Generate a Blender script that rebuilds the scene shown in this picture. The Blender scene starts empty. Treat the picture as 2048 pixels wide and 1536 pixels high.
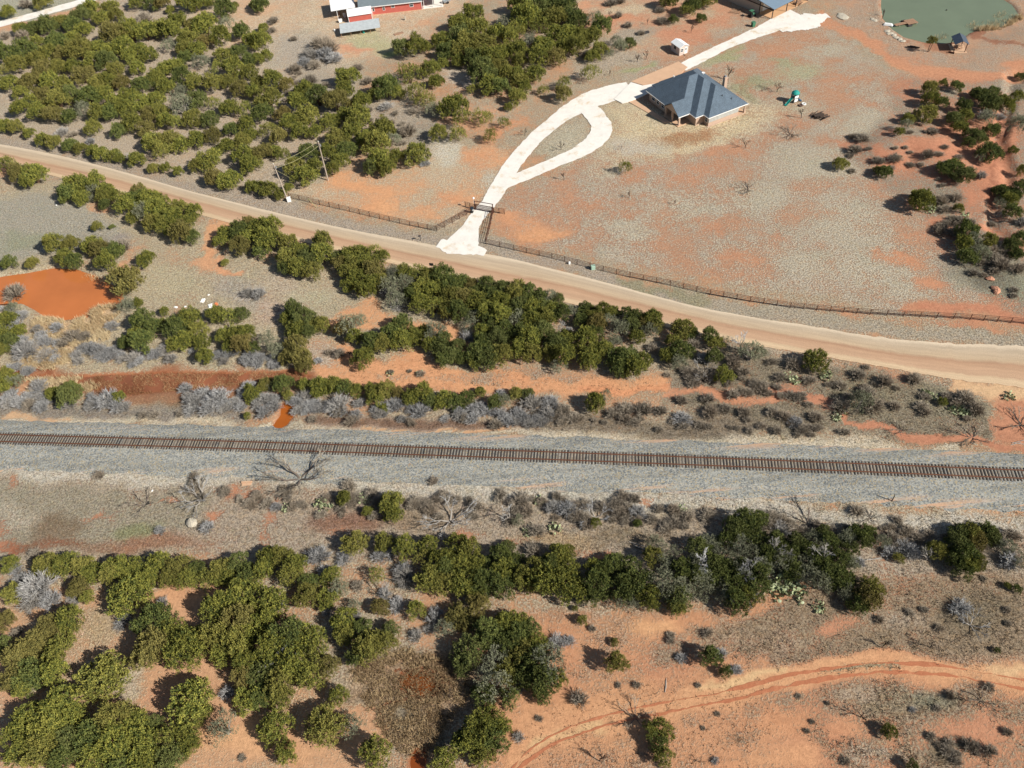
import bpy, math, random
import numpy as np
from mathutils import Matrix, Vector

# ------------------------------------------------------------------ camera, world, sun, exposure
scene = bpy.context.scene
C = scene.collection
F_PX, TILT, ROLL, CAM_H = 1645.6, math.radians(48.9), math.radians(6.04), 110.0
_d = np.array([0, math.cos(TILT), math.sin(TILT)]); _f = np.array([0, -math.sin(TILT), math.cos(TILT)]); _r = np.array([1., 0, 0])
_Rz = np.array([[math.cos(ROLL), math.sin(ROLL), 0], [-math.sin(ROLL), math.cos(ROLL), 0], [0, 0, 1]])
CM = np.array([_Rz @ _r, _Rz @ _f, -(_Rz @ _d)])          # image-camera axes -> world

cam_data = bpy.data.cameras.new('camera'); cam = bpy.data.objects.new('camera', cam_data); C.objects.link(cam)
cam_data.sensor_width = 36.0; cam_data.lens = F_PX / 2048 * 36.0
cam_data.clip_start = 1.0; cam_data.clip_end = 6000.0
_m = Matrix([[CM[i][0], -CM[i][1], -CM[i][2], (0, 0, CAM_H)[i]] for i in range(3)] + [[0, 0, 0, 1]])
cam.matrix_world = _m
scene.camera = cam

SUN_EL, SHADOW_AZ = math.radians(36.5), math.radians(147)   # shadows run towards SHADOW_AZ (from +X, counter-clockwise)
world = bpy.data.worlds.new('World'); scene.world = world; world.use_nodes = True
wn = world.node_tree.nodes; wl = world.node_tree.links; wn.clear()
sky = wn.new('ShaderNodeTexSky'); sky.sky_type = 'NISHITA'; sky.sun_disc = False
sky.sun_elevation = SUN_EL
sx, sy = -math.cos(SHADOW_AZ), -math.sin(SHADOW_AZ)         # horizontal direction towards the sun
sky.sun_rotation = math.atan2(sx, sy)
bg = wn.new('ShaderNodeBackground'); bg.inputs['Strength'].default_value = 0.058
wo = wn.new('ShaderNodeOutputWorld'); wl.new(sky.outputs[0], bg.inputs[0]); wl.new(bg.outputs[0], wo.inputs[0])
sun_data = bpy.data.lights.new('sun', 'SUN'); sun_data.energy = 5.0; sun_data.angle = math.radians(0.5); sun_data.color = (1.0, 0.955, 0.88)
sun = bpy.data.objects.new('sun', sun_data); C.objects.link(sun)
sdir = Vector((-sx * math.cos(SUN_EL), -sy * math.cos(SUN_EL), -math.sin(SUN_EL)))
sun.rotation_euler = sdir.to_track_quat('-Z', 'Y').to_euler(); sun.location = (60, -40, 150)
scene.view_settings.view_transform = 'Standard'; scene.view_settings.look = 'None'
scene.view_settings.exposure = 0.46; scene.view_settings.gamma = 1.0
try: scene.view_settings.use_curve_mapping = False
except Exception: pass

KLIGHT = 1.40      # how bright a white sunlit ground reads; colours measured on the photograph are divided by it
def lin(c):
    c = np.asarray(c, float) / 255.0
    return np.where(c <= 0.04045, c / 12.92, ((c + 0.055) / 1.055) ** 2.4)
def alb(r, g, b, k=1.0): return tuple(np.clip(lin((r, g, b)) / KLIGHT * k, 0, .85))

# ------------------------------------------------------------------ photograph pixel (2048 wide) <-> place
def P(px, py, z=0.0):
    w = CM @ np.array([(px - 1024) / F_PX, (py - 768) / F_PX, 1.0]); k = (z - CAM_H) / w[2]
    return np.array([w[0] * k, w[1] * k])
def px_per_m(px, py, z=0.0):
    w = CM @ np.array([(px - 1024) / F_PX, (py - 768) / F_PX, 1.0]); return F_PX / ((z - CAM_H) / w[2])
def proj(X, Y, Z):
    a = np.stack([X, Y, Z - CAM_H]); c = np.tensordot(CM.T, a, 1)
    zz = np.where(c[2] > 1, c[2], 1e-3)
    return np.where(c[2] > 1, 1024 + F_PX * c[0] / zz, -9e4), np.where(c[2] > 1, 768 + F_PX * c[1] / zz, -9e4)

# ------------------------------------------------------------------ numpy helpers
_rg = np.random.RandomState(7); _LAT = _rg.rand(512, 512)
def vnoise(x, y, scale, seed=0):
    x = np.asarray(x) / scale + seed * 17.31; y = np.asarray(y) / scale + seed * 9.77
    xi = np.floor(x).astype(int); yi = np.floor(y).astype(int); fx = x - xi; fy = y - yi
    fx = fx * fx * (3 - 2 * fx); fy = fy * fy * (3 - 2 * fy)
    g = lambda i, j: _LAT[i % 512, j % 512]
    return (g(xi, yi) * (1 - fx) + g(xi + 1, yi) * fx) * (1 - fy) + (g(xi, yi + 1) * (1 - fx) + g(xi + 1, yi + 1) * fx) * fy
def fbm(x, y, scale, octv=4, seed=0):
    s = 0; a = 1; t = 0
    for k in range(octv): s = s + a * vnoise(x, y, scale / 2 ** k, seed + k * 3.1); t += a; a *= .55
    return s / t
def sstep(a, b, x):
    t = np.clip((x - a) / (b - a), 0, 1); return t * t * (3 - 2 * t)
def seg_dist(X, Y, pts):
    D = np.full(np.shape(X), 1e9); T = np.zeros(np.shape(X)); acc = 0.0
    for (x0, y0), (x1, y1) in zip(pts[:-1], pts[1:]):
        dx, dy = x1 - x0, y1 - y0; L2 = dx * dx + dy * dy + 1e-9
        t = np.clip(((X - x0) * dx + (Y - y0) * dy) / L2, 0, 1)
        dd = np.hypot(X - x0 - t * dx, Y - y0 - t * dy)
        m = dd < D; D = np.where(m, dd, D); T = np.where(m, acc + t * math.sqrt(L2), T); acc += math.sqrt(L2)
    return D
def in_poly(X, Y, pts):
    ins = np.zeros(np.shape(X), bool); n = len(pts); j = n - 1
    for i in range(n):
        xi, yi = pts[i]; xj, yj = pts[j]
        c = ((yi > Y) != (yj > Y)) & (X < (xj - xi) * (Y - yi) / (yj - yi + 1e-12) + xi)
        ins ^= c; j = i
    return ins
def poly_sd(X, Y, pts):
    d = seg_dist(X, Y, list(pts) + [pts[0]]); return np.where(in_poly(X, Y, pts), d, -d)
def smooth_line(pts, n=8):
    pts = [np.asarray(p, float) for p in pts]; out = []
    for i in range(len(pts) - 1):
        p0 = pts[max(i - 1, 0)]; p1 = pts[i]; p2 = pts[i + 1]; p3 = pts[min(i + 2, len(pts) - 1)]
        for k in range(n):
            t = k / n
            out.append(.5 * ((2 * p1) + (-p0 + p2) * t + (2 * p0 - 5 * p1 + 4 * p2 - p3) * t * t + (-p0 + 3 * p1 - 3 * p2 + p3) * t ** 3))
    out.append(pts[-1]); return out
def resample(pts, step):
    pts = np.asarray(pts); seg = np.hypot(*(pts[1:] - pts[:-1]).T); s = np.concatenate([[0], np.cumsum(seg)])
    n = max(2, int(s[-1] / step) + 1); q = np.linspace(0, s[-1], n)
    return np.stack([np.interp(q, s, pts[:, k]) for k in range(pts.shape[1])], 1)

# ------------------------------------------------------------------ mesh / object helpers
def mk_mesh(name, V, F, mats=(), smooth=False, matidx=None):
    V = np.asarray(V, np.float32); F = np.asarray(F, np.int32)
    me = bpy.data.meshes.new(name); n, k = F.shape
    me.vertices.add(len(V)); me.vertices.foreach_set('co', V.ravel())
    me.loops.add(n * k); me.loops.foreach_set('vertex_index', F.ravel())
    me.polygons.add(n); me.polygons.foreach_set('loop_start', np.arange(0, n * k, k, dtype=np.int32))
    try: me.polygons.foreach_set('loop_total', np.full(n, k, np.int32))
    except Exception: pass
    if smooth: me.polygons.foreach_set('use_smooth', np.ones(n, bool))
    for m in mats: me.materials.append(m)
    if matidx is not None: me.polygons.foreach_set('material_index', np.asarray(matidx, np.int32))
    me.update(calc_edges=True); return me
def link(name, data, parent=None, loc=None, label=None, cat=None, group=None, kind=None):
    o = bpy.data.objects.new(name, data); C.objects.link(o)
    if parent is not None: o.parent = parent
    if loc is not None: o.location = loc
    if label: o['label'] = label
    if cat: o['category'] = cat
    if group: o['group'] = group
    if kind: o['kind'] = kind
    return o
def thing(name, label, cat, loc=(0, 0, 0), rz=0.0, group=None):
    o = link(name, None, None, loc, label, cat, group); o.rotation_euler = (0, 0, rz); o.empty_display_size = .5; return o

class MB:
    """collects polygons for one mesh"""
    def __init__(s): s.v = []; s.f = []
    def face(s, pts):
        b = len(s.v); s.v += [tuple(p) for p in pts]; s.f.append(tuple(range(b, b + len(pts)))); return s
    def hexa(s, p):                     # 8 points: bottom 0-3 ccw, top 4-7
        b = len(s.v); s.v += [tuple(q) for q in p]
        for f in ((0, 3, 2, 1), (4, 5, 6, 7), (0, 1, 5, 4), (1, 2, 6, 5), (2, 3, 7, 6), (3, 0, 4, 7)): s.f.append(tuple(b + i for i in f))
        return s
    def box(s, x0, x1, y0, y1, z0, z1, ch=0.0):
        if ch <= 0: return s.hexa([(x0, y0, z0), (x1, y0, z0), (x1, y1, z0), (x0, y1, z0), (x0, y0, z1), (x1, y0, z1), (x1, y1, z1), (x0, y1, z1)])
        b = len(s.v); c = ch
        ring = lambda e, z: [(x0 + e, y0 + e, z), (x1 - e, y0 + e, z), (x1 - e, y1 - e, z), (x0 + e, y1 - e, z)]
        s.v += ring(0, z0) + ring(0, z1 - c) + ring(c, z1)
        s.f.append((b + 3, b + 2, b + 1, b))
        for k in (0, 4):
            for i in range(4): s.f.append((b + k + i, b + k + (i + 1) % 4, b + k + 4 + (i + 1) % 4, b + k + 4 + i))
        s.f.append((b + 8, b + 9, b + 10, b + 11)); return s
    def tube(s, pts, rad, n=6, cap=True):
        pts = [Vector(p) for p in pts]; rad = rad if hasattr(rad, '__len__') else [rad] * len(pts); b = len(s.v)
        for i, p in enumerate(pts):
            t = (pts[min(i + 1, len(pts) - 1)] - pts[max(i - 1, 0)]); t = t.normalized() if t.length > 1e-9 else Vector((0, 0, 1))
            u = t.cross(Vector((0, 0, 1)) if abs(t.z) < .9 else Vector((1, 0, 0))).normalized(); w = t.cross(u)
            for k in range(n):
                a = 2 * math.pi * k / n; q = p + (u * math.cos(a) + w * math.sin(a)) * rad[i]; s.v.append(tuple(q))
        for i in range(len(pts) - 1):
            for k in range(n):
                a = b + i * n + k; c = b + i * n + (k + 1) % n; s.f.append((a, c, c + n, a + n))
        if cap:
            s.f.append(tuple(b + k for k in range(n))[::-1]); e = b + (len(pts) - 1) * n; s.f.append(tuple(e + k for k in range(n)))
        return s
    def lathe(s, prof, n=12, cx=0, cy=0):
        b = len(s.v)
        for r, z in prof:
            for k in range(n): a = 2 * math.pi * k / n; s.v.append((cx + r * math.cos(a), cy + r * math.sin(a), z))
        for i in range(len(prof) - 1):
            for k in range(n): a = b + i * n + k; c = b + i * n + (k + 1) % n; s.f.append((a, c, c + n, a + n))
        s.f.append(tuple(b + k for k in range(n))[::-1]); e = b + (len(prof) - 1) * n; s.f.append(tuple(e + k for k in range(n))); return s
    def mesh(s, name, mat, smooth=False):
        me = bpy.data.meshes.new(name); me.from_pydata(s.v, [], s.f); me.materials.append(mat)
        if smooth:
            for p in me.polygons: p.use_smooth = True
        me.update(); return me
    def part(s, name, mat, parent, smooth=False, label=None):
        return link(name, s.mesh(name, mat, smooth), parent, label=label)
    def obj(s, name, mat, label, cat, loc=(0, 0, 0), rz=0., group=None, smooth=False):
        o = link(name, s.mesh(name, mat, smooth), None, loc, label, cat, group); o.rotation_euler = (0, 0, rz); return o

# ------------------------------------------------------------------ materials
def nt(name):
    m = bpy.data.materials.new(name); m.use_nodes = True; t = m.node_tree; t.nodes.clear()
    o = t.nodes.new('ShaderNodeOutputMaterial'); b = t.nodes.new('ShaderNodeBsdfPrincipled'); t.links.new(b.outputs[0], o.inputs[0])
    return m, t, b
def N(t, typ, **kw):
    n = t.nodes.new(typ)
    for k, v in kw.items():
        if k.startswith('i_'): n.inputs[k[2:].replace('_', ' ')].default_value = v
        else: setattr(n, k, v)
    return n
def noise(t, vec, scale, detail=4, rough=.6):
    n = t.nodes.new('ShaderNodeTexNoise'); n.inputs['Scale'].default_value = scale; n.inputs['Detail'].default_value = detail; n.inputs['Roughness'].default_value = rough
    t.links.new(vec, n.inputs['Vector']); return n.outputs['Fac']
def mathn(t, op, a, b=None, c=None, clamp=False):
    n = t.nodes.new('ShaderNodeMath'); n.operation = op; n.use_clamp = clamp
    for i, x in enumerate((a, b, c)):
        if x is None: continue
        if isinstance(x, (int, float)): n.inputs[i].default_value = x
        else: t.links.new(x, n.inputs[i])
    return n.outputs[0]
def mapr(t, x, a, b, c=0., d=1., smooth=True):
    n = t.nodes.new('ShaderNodeMapRange'); n.interpolation_type = 'SMOOTHSTEP' if smooth else 'LINEAR'
    t.links.new(x, n.inputs[0])
    for i, v in enumerate((a, b, c, d)): n.inputs[1 + i].default_value = v
    return n.outputs[0]
def mixc(t, f, a, b, mode='MIX'):
    n = t.nodes.new('ShaderNodeMix'); n.data_type = 'RGBA'; n.blend_type = mode; n.clamp_factor = True
    if isinstance(f, (int, float)): n.inputs[0].default_value = f
    else: t.links.new(f, n.inputs[0])
    for i, x in ((6, a), (7, b)):
        if isinstance(x, tuple): n.inputs[i].default_value = (*x[:3], 1)
        else: t.links.new(x, n.inputs[i])
    return n.outputs[2]
def scalec(t, col, fac):
    n = t.nodes.new('ShaderNodeVectorMath'); n.operation = 'SCALE'
    if isinstance(col, tuple): n.inputs[0].default_value = col[:3]
    else: t.links.new(col, n.inputs[0])
    if isinstance(fac, (int, float)): n.inputs['Scale'].default_value = fac
    else: t.links.new(fac, n.inputs['Scale'])
    return n.outputs[0]
def bump(t, bsdf, h, dist, strength=1.0):
    n = t.nodes.new('ShaderNodeBump'); n.inputs['Distance'].default_value = dist; n.inputs['Strength'].default_value = strength
    t.links.new(h, n.inputs['Height']); t.links.new(n.outputs[0], bsdf.inputs['Normal'])
def pos(t, obj=False):
    n = t.nodes.new('ShaderNodeTexCoord') if obj else t.nodes.new('ShaderNodeNewGeometry')
    return n.outputs['Object'] if obj else n.outputs['Position']
def simple(name, col, rough=.7, var=.25, scale=3., metal=0., obj=True, spec=.3, bumpd=0., stain=None):
    """painted / plain surface with a little uneven wear"""
    m, t, b = nt(name); v = pos(t, obj)
    n1 = noise(t, v, scale, 5, .65); n2 = noise(t, v, scale * 7, 3, .6)
    f = mathn(t, 'ADD', mapr(t, n1, .25, .75, 1 - var, 1 + var, False), mapr(t, n2, .3, .7, -var * .4, var * .4, False))
    c = scalec(t, tuple(col), f)
    if stain: c = mixc(t, mapr(t, noise(t, v, scale * .6, 6, .7), .52, .72), c, tuple(stain))
    t.links.new(c, b.inputs['Base Color']); b.inputs['Roughness'].default_value = rough; b.inputs['Metallic'].default_value = metal
    b.inputs['Specular IOR Level'].default_value = spec
    if bumpd: bump(t, b, n2, bumpd)
    return m
# ------------------------------------------------------------------ layout lines read from the photograph, set out on the ground
def PW(pts, z=0.0): return [tuple(P(x, y, z)) for x, y in pts]
POND_ORANGE = PW([(-60, 575), (0, 555), (50, 548), (105, 538), (150, 541), (190, 556), (220, 572), (240, 590), (238, 606), (205, 608), (185, 612), (170, 630), (120, 634), (95, 628), (70, 612), (45, 600), (0, 606), (-60, 620)])
POND_GREEN = PW([(1772, -60), (1768, 10), (1772, 35), (1790, 55), (1812, 70), (1850, 80), (1885, 82), (1915, 78), (1935, 62), (1965, 52), (2010, 48), (2035, 30), (2020, 8), (1990, -10), (1990, -60)])
CREEK = PW([(-30, 742), (20, 741), (60, 748), (150, 752), (200, 748), (330, 743), (480, 744), (600, 741), (625, 752), (560, 762), (420, 772), (330, 780), (260, 786), (205, 780), (160, 766), (60, 758), (-30, 756)])
PUDDLE_BED = PW([(563, 808), (575, 804), (586, 812), (584, 832), (572, 848), (556, 856), (546, 852), (552, 842), (562, 830)])
PUDDLE_MARSH = PW([(806, 1352), (830, 1346), (858, 1350), (872, 1364), (866, 1384), (845, 1392), (826, 1380), (800, 1372)])
PUDDLE_SHADE = PW([(822, 1520), (832, 1498), (848, 1496), (850, 1518), (842, 1545), (826, 1560)])
WATERS = [(POND_ORANGE, 1.0, -.34), (POND_GREEN, 1.2, -.36), (CREEK, .34, -.28), (PUDDLE_BED, .4, -.2), (PUDDLE_MARSH, .25, -.12), (PUDDLE_SHADE, .3, -.15)]
RAIL_Z = .74
_rp = [P(x, y, RAIL_Z) for x, y in [(0, 875.3), (256, 884.3), (512, 892.6), (768, 900.3), (1020, 907.3), (1280, 917.5), (1536, 928.5), (1790, 938.5), (2048, 948.9)]]
_rp = np.array(_rp); _c = np.polyfit(_rp[:, 0], _rp[:, 1], 2)
RX = np.linspace(-175, 155, 661)
def rail_y(x):      # a faint curve inside the view, straight on either side of it
    xa, xb = -92., 85.; xc = np.clip(x, xa, xb); sl = 2 * _c[0] * xc + _c[1]
    return np.polyval(_c, xc) + sl * (x - xc)
RAIL = np.stack([RX, rail_y(RX)], 1)
ROAD_TOP = [(-160, 262), (0, 289), (120, 312), (250, 345), (400, 388), (560, 428), (700, 460), (800, 478), (900, 497), (1000, 513), (1100, 537), (1200, 562), (1300, 589), (1400, 615), (1500, 634), (1600, 650), (1700, 666), (1800, 679), (1900, 687), (2048, 693), (2200, 698)]
ROAD_BOT = [(-160, 290), (0, 322), (100, 350), (200, 376), (300, 403), (420, 436), (500, 458), (600, 483), (700, 508), (800, 531), (900, 552), (1000, 574), (1100, 597), (1200, 622), (1300, 647), (1400, 669), (1500, 689), (1600, 706), (1700, 723), (1800, 740), (1900, 757), (2048, 776), (2200, 792)]
GULLY = PW([(2030, 150), (2012, 200), (2010, 240), (2002, 280), (2000, 320), (2003, 360), (1990, 410), (2000, 470)])
SPOIL = PW([(1770, 305), (1810, 285), (1850, 296), (1870, 320)])
_rws = resample(RAIL, 6.0)
def gh(x, y):
    x = np.asarray(x, float); y = np.asarray(y, float)
    h = (fbm(x, y, 34, 3, 2) - .5) * .42
    near = (np.hypot(x, y - 130) < 330)
    dr = seg_dist(x, y, [tuple(p) for p in _rws])
    h = h * sstep(2, 12, dr) + .58 * (1 - sstep(2.2, 8.5, dr))
    for poly, dep, lev in WATERS:
        sd = poly_sd(x, y, poly); edge = .9 if dep > .8 else .5
        w = sstep(-edge * 1.8, edge, sd)
        h = h * (1 - sstep(-4, 0, sd)) - dep * w
    h = h - .9 * (1 - sstep(.3, 2.4, seg_dist(x + (fbm(x, y, 7, 2, 61) - .5) * 5, y, GULLY) + (fbm(x, y, 3, 2, 63) - .5) * 1.6))
    h = h + 1.0 * (1 - sstep(1, 9, seg_dist(x, y, SPOIL)))
    return h
def ghs(x, y): return float(gh(np.array([x]), np.array([y]))[0])

# ------------------------------------------------------------------ ground sheet
def axis(lo, hi, step, far):
    a = list(np.arange(lo, hi + 1e-6, step)); s = step; x = a[-1]
    while x < far: s *= 1.45; x += s; a.append(x)
    s = step; x = a[0]; b = []
    while x > -far: s *= 1.45; x -= s; b.append(x)
    return np.array(b[::-1] + a)
gx = axis(-165, 158, .62, 3200); gy = axis(14, 296, .62, 3200)
GX, GY = np.meshgrid(gx, gy); GXf, GYf = GX.ravel(), GY.ravel()
GZ = gh(GXf, GYf)
U, V = proj(GXf, GYf, np.zeros_like(GXf))
wa = (fbm(GXf, GYf, 9, 4, 11) - .5); wb = (fbm(GXf, GYf, 9, 4, 23) - .5)
wc = (fbm(GXf, GYf, 2.6, 3, 31) - .5); wd = (fbm(GXf, GYf, 2.6, 3, 37) - .5)
_s = np.clip(8 + (V + 300) / 160, 5, 17)                  # about px per metre
UW = U + (wa * 9 + wc * 3.0) * _s * .75; VW = V + (wb * 6 + wd * 2.2) * _s * .6

SOIL = np.empty((len(U), 3)); SOIL[:] = lin((208, 148, 112)); GRASS = np.empty((len(U), 3)); GRASS[:] = lin((176, 164, 136)); COV = np.full(len(U), .60)
def paint(w, cov=None, soil=None, grass=None):
    global COV
    if cov is not None: COV = COV * (1 - w) + cov * w
    if soil is not None: SOIL[:] = SOIL * (1 - w[:, None]) + lin(soil) * w[:, None]
    if grass is not None: GRASS[:] = GRASS * (1 - w[:, None]) + lin(grass) * w[:, None]
def ell(cx, cy, rx, ry, ang=0, fe=.55, s=.85, **k):
    a = math.radians(ang); x = UW - cx; y = VW - cy
    d = np.hypot((x * math.cos(a) + y * math.sin(a)) / rx, (-x * math.sin(a) + y * math.cos(a)) / ry)
    paint(sstep(1 + fe, 1 - fe, d) * s, **k)
def pol(pts, fe=14, s=1., **k):
    m = (UW > min(p[0] for p in pts) - 3 * fe) & (UW < max(p[0] for p in pts) + 3 * fe) & (VW > min(p[1] for p in pts) - 3 * fe) & (VW < max(p[1] for p in pts) + 3 * fe)
    w = np.zeros(len(U)); w[m] = sstep(-fe, fe, poly_sd(UW[m], VW[m], pts)) * s; paint(w, **k)
def lin_b(pts, wid, fe=.5, s=1., warp=True, **k):
    a, b = (UW, VW) if warp else (U, V)
    m = (a > min(p[0] for p in pts) - 3 * wid) & (a < max(p[0] for p in pts) + 3 * wid) & (b > min(p[1] for p in pts) - 3 * wid) & (b < max(p[1] for p in pts) + 3 * wid)
    w = np.zeros(len(U)); w[m] = sstep(wid * (1 + fe), wid * (1 - fe), seg_dist(a[m], b[m], pts)) * s; paint(w, **k)

# -- beyond the road
pol([(-300, -300), (700, -300), (720, 300), (560, 400), (0, 270), (-300, 230)], cov=.80, grass=(186, 172, 146), soil=(212, 168, 138), fe=25)
pol([(-300, -200), (330, -200), (180, 8), (0, 58), (-300, 130)], cov=.95, grass=(172, 172, 148), fe=10)
lin_b([(-50, 72), (40, 52), (120, 40), (190, 12)], 12, cov=.15, soil=(214, 156, 122))
pol([(440, -200), (1000, -200), (930, 30), (780, 110), (560, 150), (490, 110), (400, 40)], cov=.58, grass=(206, 190, 158), soil=(222, 172, 140), fe=22)
ell(600, 105, 75, 45, cov=.85, grass=(176, 168, 150))
ell(640, 190, 90, 40, cov=.9, grass=(168, 160, 140))
ell(760, 90, 54, 20, 15, cov=.8, grass=(186, 184, 134)); ell(772, 110, 14, 9, cov=1, grass=(166, 178, 104))
ell(870, 60, 70, 26, -20, cov=.38, soil=(218, 156, 122)); ell(710, 96, 26, 6, cov=.05, soil=(222, 150, 118)); ell(520, 20, 60, 10, -8, cov=.3, soil=(220, 170, 140))
ell(780, 235, 75, 40, cov=.92, grass=(176, 164, 142)); ell(820, 270, 60, 30, cov=.95, grass=(160, 152, 132)); ell(925, 155, 38, 22, 30, cov=.9, grass=(206, 194, 172))
ell(1000, 215, 60, 16, -25, cov=.3, soil=(226, 162, 126)); ell(900, 250, 70, 12, cov=.35, soil=(222, 158, 122))
pol([(570, 385), (660, 350), (760, 330), (880, 310), (985, 285), (1010, 330), (965, 420), (900, 450), (760, 430)], cov=.52, grass=(198, 182, 150), soil=(226, 160, 118), fe=12)
ell(900, 305, 34, 18, cov=.95, grass=(206, 200, 178)); ell(980, 360, 22, 14, cov=.8, grass=(196, 188, 164))
ell(700, 365, 50, 14, 15, cov=.12, soil=(230, 158, 112)); ell(760, 408, 34, 13, cov=.1, soil=(232, 162, 116)); ell(740, 385, 70, 10, 10, cov=.25, soil=(228, 158, 114)); ell(900, 400, 40, 16, cov=.3, soil=(226, 154, 112)); ell(960, 320, 30, 30, cov=.3, soil=(226, 154, 112)); ell(850, 424, 44, 10, 12, cov=.35)
ell(1010, 255, 40, 14, -35, cov=.2, soil=(222, 148, 108))
# -- lawns round the house
pol([(1000, 420), (1020, 380), (1100, 340), (1230, 280), (1280, 60), (1420, -40), (1640, 40), (1760, 140), (1900, 170), (1800, 300), (1850, 420), (1900, 560), (2060, 660), (1500, 575), (975, 480)],
    cov=.52, grass=(182, 172, 148), soil=(198, 140, 110), fe=10)
for e in [(1430, 120, 90, 26, -25), (1460, 300, 60, 20, 0), (1345, 352, 90, 14, -8), (1300, 330, 46, 14, 0), (1180, 395, 60, 16, 10), (1570, 105, 60, 18, -15), (1610, 245, 50, 14, 20), (1700, 165, 40, 10, 0), (1420, 450, 40, 20, 30), (1560, 470, 26, 12, 0), (1650, 420, 36, 12, 15), (1480, 520, 30, 12, 10), (1730, 210, 36, 10, 20), (1830, 470, 40, 12, 5), (1240, 430, 40, 14, 0), (1380, 400, 40, 10, 0)]:
    ell(*e, cov=.36, soil=(204, 140, 108))
for e in [(1250, 330, 40, 12, 0), (1360, 420, 60, 30, 0), (1620, 330, 90, 30, 10), (1730, 250, 60, 24, 0), (1500, 400, 70, 26, 0), (1650, 100, 50, 20, 0), (1700, 440, 90, 40, 10), (1780, 540, 90, 40, 15), (1260, 460, 60, 20, 10), (1620, 520, 80, 26, 10)]:
    ell(*e, cov=.74, grass=(186, 178, 152))
ell(1062, 467, 62, 16, -5, cov=.04, soil=(230, 158, 112)); ell(1020, 445, 36, 20, cov=.22, soil=(224, 152, 110))
ell(1790, 512, 44, 16, 12, cov=.06, soil=(214, 142, 106)); ell(1850, 555, 34, 14, 10, cov=.1, soil=(212, 140, 106)); ell(1830, 610, 30, 10, cov=.1, soil=(208, 136, 104)); lin_b([(1840, 612), (1930, 628), (2060, 636)], 10, cov=.04, soil=(206, 132, 102))
ell(1400, 262, 180, 40, -14, cov=.90, grass=(214, 196, 152)); ell(1260, 240, 50, 44, cov=.9, grass=(210, 194, 152)); ell(1360, 272, 60, 12, cov=.5, soil=(186, 128, 90), grass=(182, 150, 108)); ell(1280, 290, 50, 18, cov=.95, grass=(196, 188, 166))
ell(1130, 285, 56, 32, -25, s=1, cov=1.25, grass=(186, 178, 150))
ell(1450, 110, 46, 10, -25, cov=.95, grass=(166, 168, 116)); ell(1270, 135, 34, 6, -20, cov=.9, grass=(166, 172, 116)); ell(1530, 160, 40, 12, cov=.9, grass=(158, 160, 118)); ell(1490, 180, 30, 16, 30, cov=.9, grass=(160, 158, 118)); ell(1570, 120, 30, 10, cov=.85, grass=(168, 170, 128)); ell(1600, 140, 50, 14, cov=.85, grass=(176, 176, 136))
pol([(1040, -60), (1480, -60), (1480, 30), (1360, 110), (1250, 110), (1210, 60), (1140, 10)], cov=.5, grass=(196, 176, 142), soil=(212, 148, 118), fe=14)
ell(1370, 70, 60, 18, cov=.18, soil=(208, 136, 106)); ell(1420, 40, 50, 12, cov=.22, soil=(208, 140, 110)); ell(1170, 8, 40, 6, cov=.05, soil=(224, 156, 120)); ell(1240, 40, 50, 8, cov=.25, soil=(216, 144, 110)); ell(1260, 72, 60, 12, -12, cov=.95, grass=(170, 160, 140)); ell(1210, 130, 90, 10, -25, cov=.9, grass=(178, 166, 144))
ell(1255, 20, 60, 14, cov=.8, grass=(206, 188, 152))
# -- pond, track and hill on the far right
pol([(1640, -60), (2200, -60), (2200, 160), (1960, 160), (1800, 120), (1680, 50)], cov=.50, grass=(178, 162, 138), soil=(200, 148, 120), fe=18)
lin_b(list(smooth_line([(1640, 42), (1690, 62), (1740, 88), (1790, 122), (1850, 145), (1930, 152), (2000, 150), (2080, 135)])), 12, cov=.06, soil=(212, 142, 108))
ell(1830, 118, 46, 14, 10, cov=.3, soil=(210, 144, 112)); ell(2010, 70, 60, 20, 10, cov=.55, grass=(160, 144, 122)); lin_b([(1935, 55), (1975, 82), (2060, 100)], 5, cov=.1, soil=(164, 108, 86))
lin_b([(1770, -30), (1766, 20), (1790, 60), (1830, 80), (1890, 88), (1925, 84)], 7, cov=.12, soil=(176, 118, 92))
pol([(1800, 160), (2200, 160), (2200, 680), (1960, 610), (1880, 540), (1850, 440), (1780, 380), (1690, 310), (1740, 270)], cov=.55, grass=(162, 152, 130), soil=(204, 134, 104), fe=16)
for e in [(1860, 300, 60, 24, 0), (1770, 320, 50, 16, 20), (1950, 300, 40, 18, 0), (1880, 350, 30, 20, 0), (1935, 385, 26, 26, 0), (1880, 440, 26, 9, 0), (1980, 240, 30, 30, 0), (1985, 330, 40, 60, 0), (2010, 300, 30, 60, 0), (1990, 460, 26, 8, 0), (1700, 300, 46, 10, 10), (1900, 250, 40, 10, 0), (1960, 190, 40, 8, 0)]:
    ell(*e, cov=.08, soil=(206, 132, 102))
lin_b([(2015, 190), (2008, 260), (2000, 330), (1995, 410)], 6, cov=.25, soil=(176, 108, 84), s=.8)
ell(1990, 560, 70, 40, 20, cov=1., grass=(142, 146, 120)); ell(1930, 560, 40, 20, 20, cov=.9, grass=(168, 164, 138)); ell(1890, 400, 50, 36, cov=.8, grass=(138, 132, 112)); ell(1960, 530, 50, 50, cov=.9, grass=(112, 108, 92))
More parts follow.
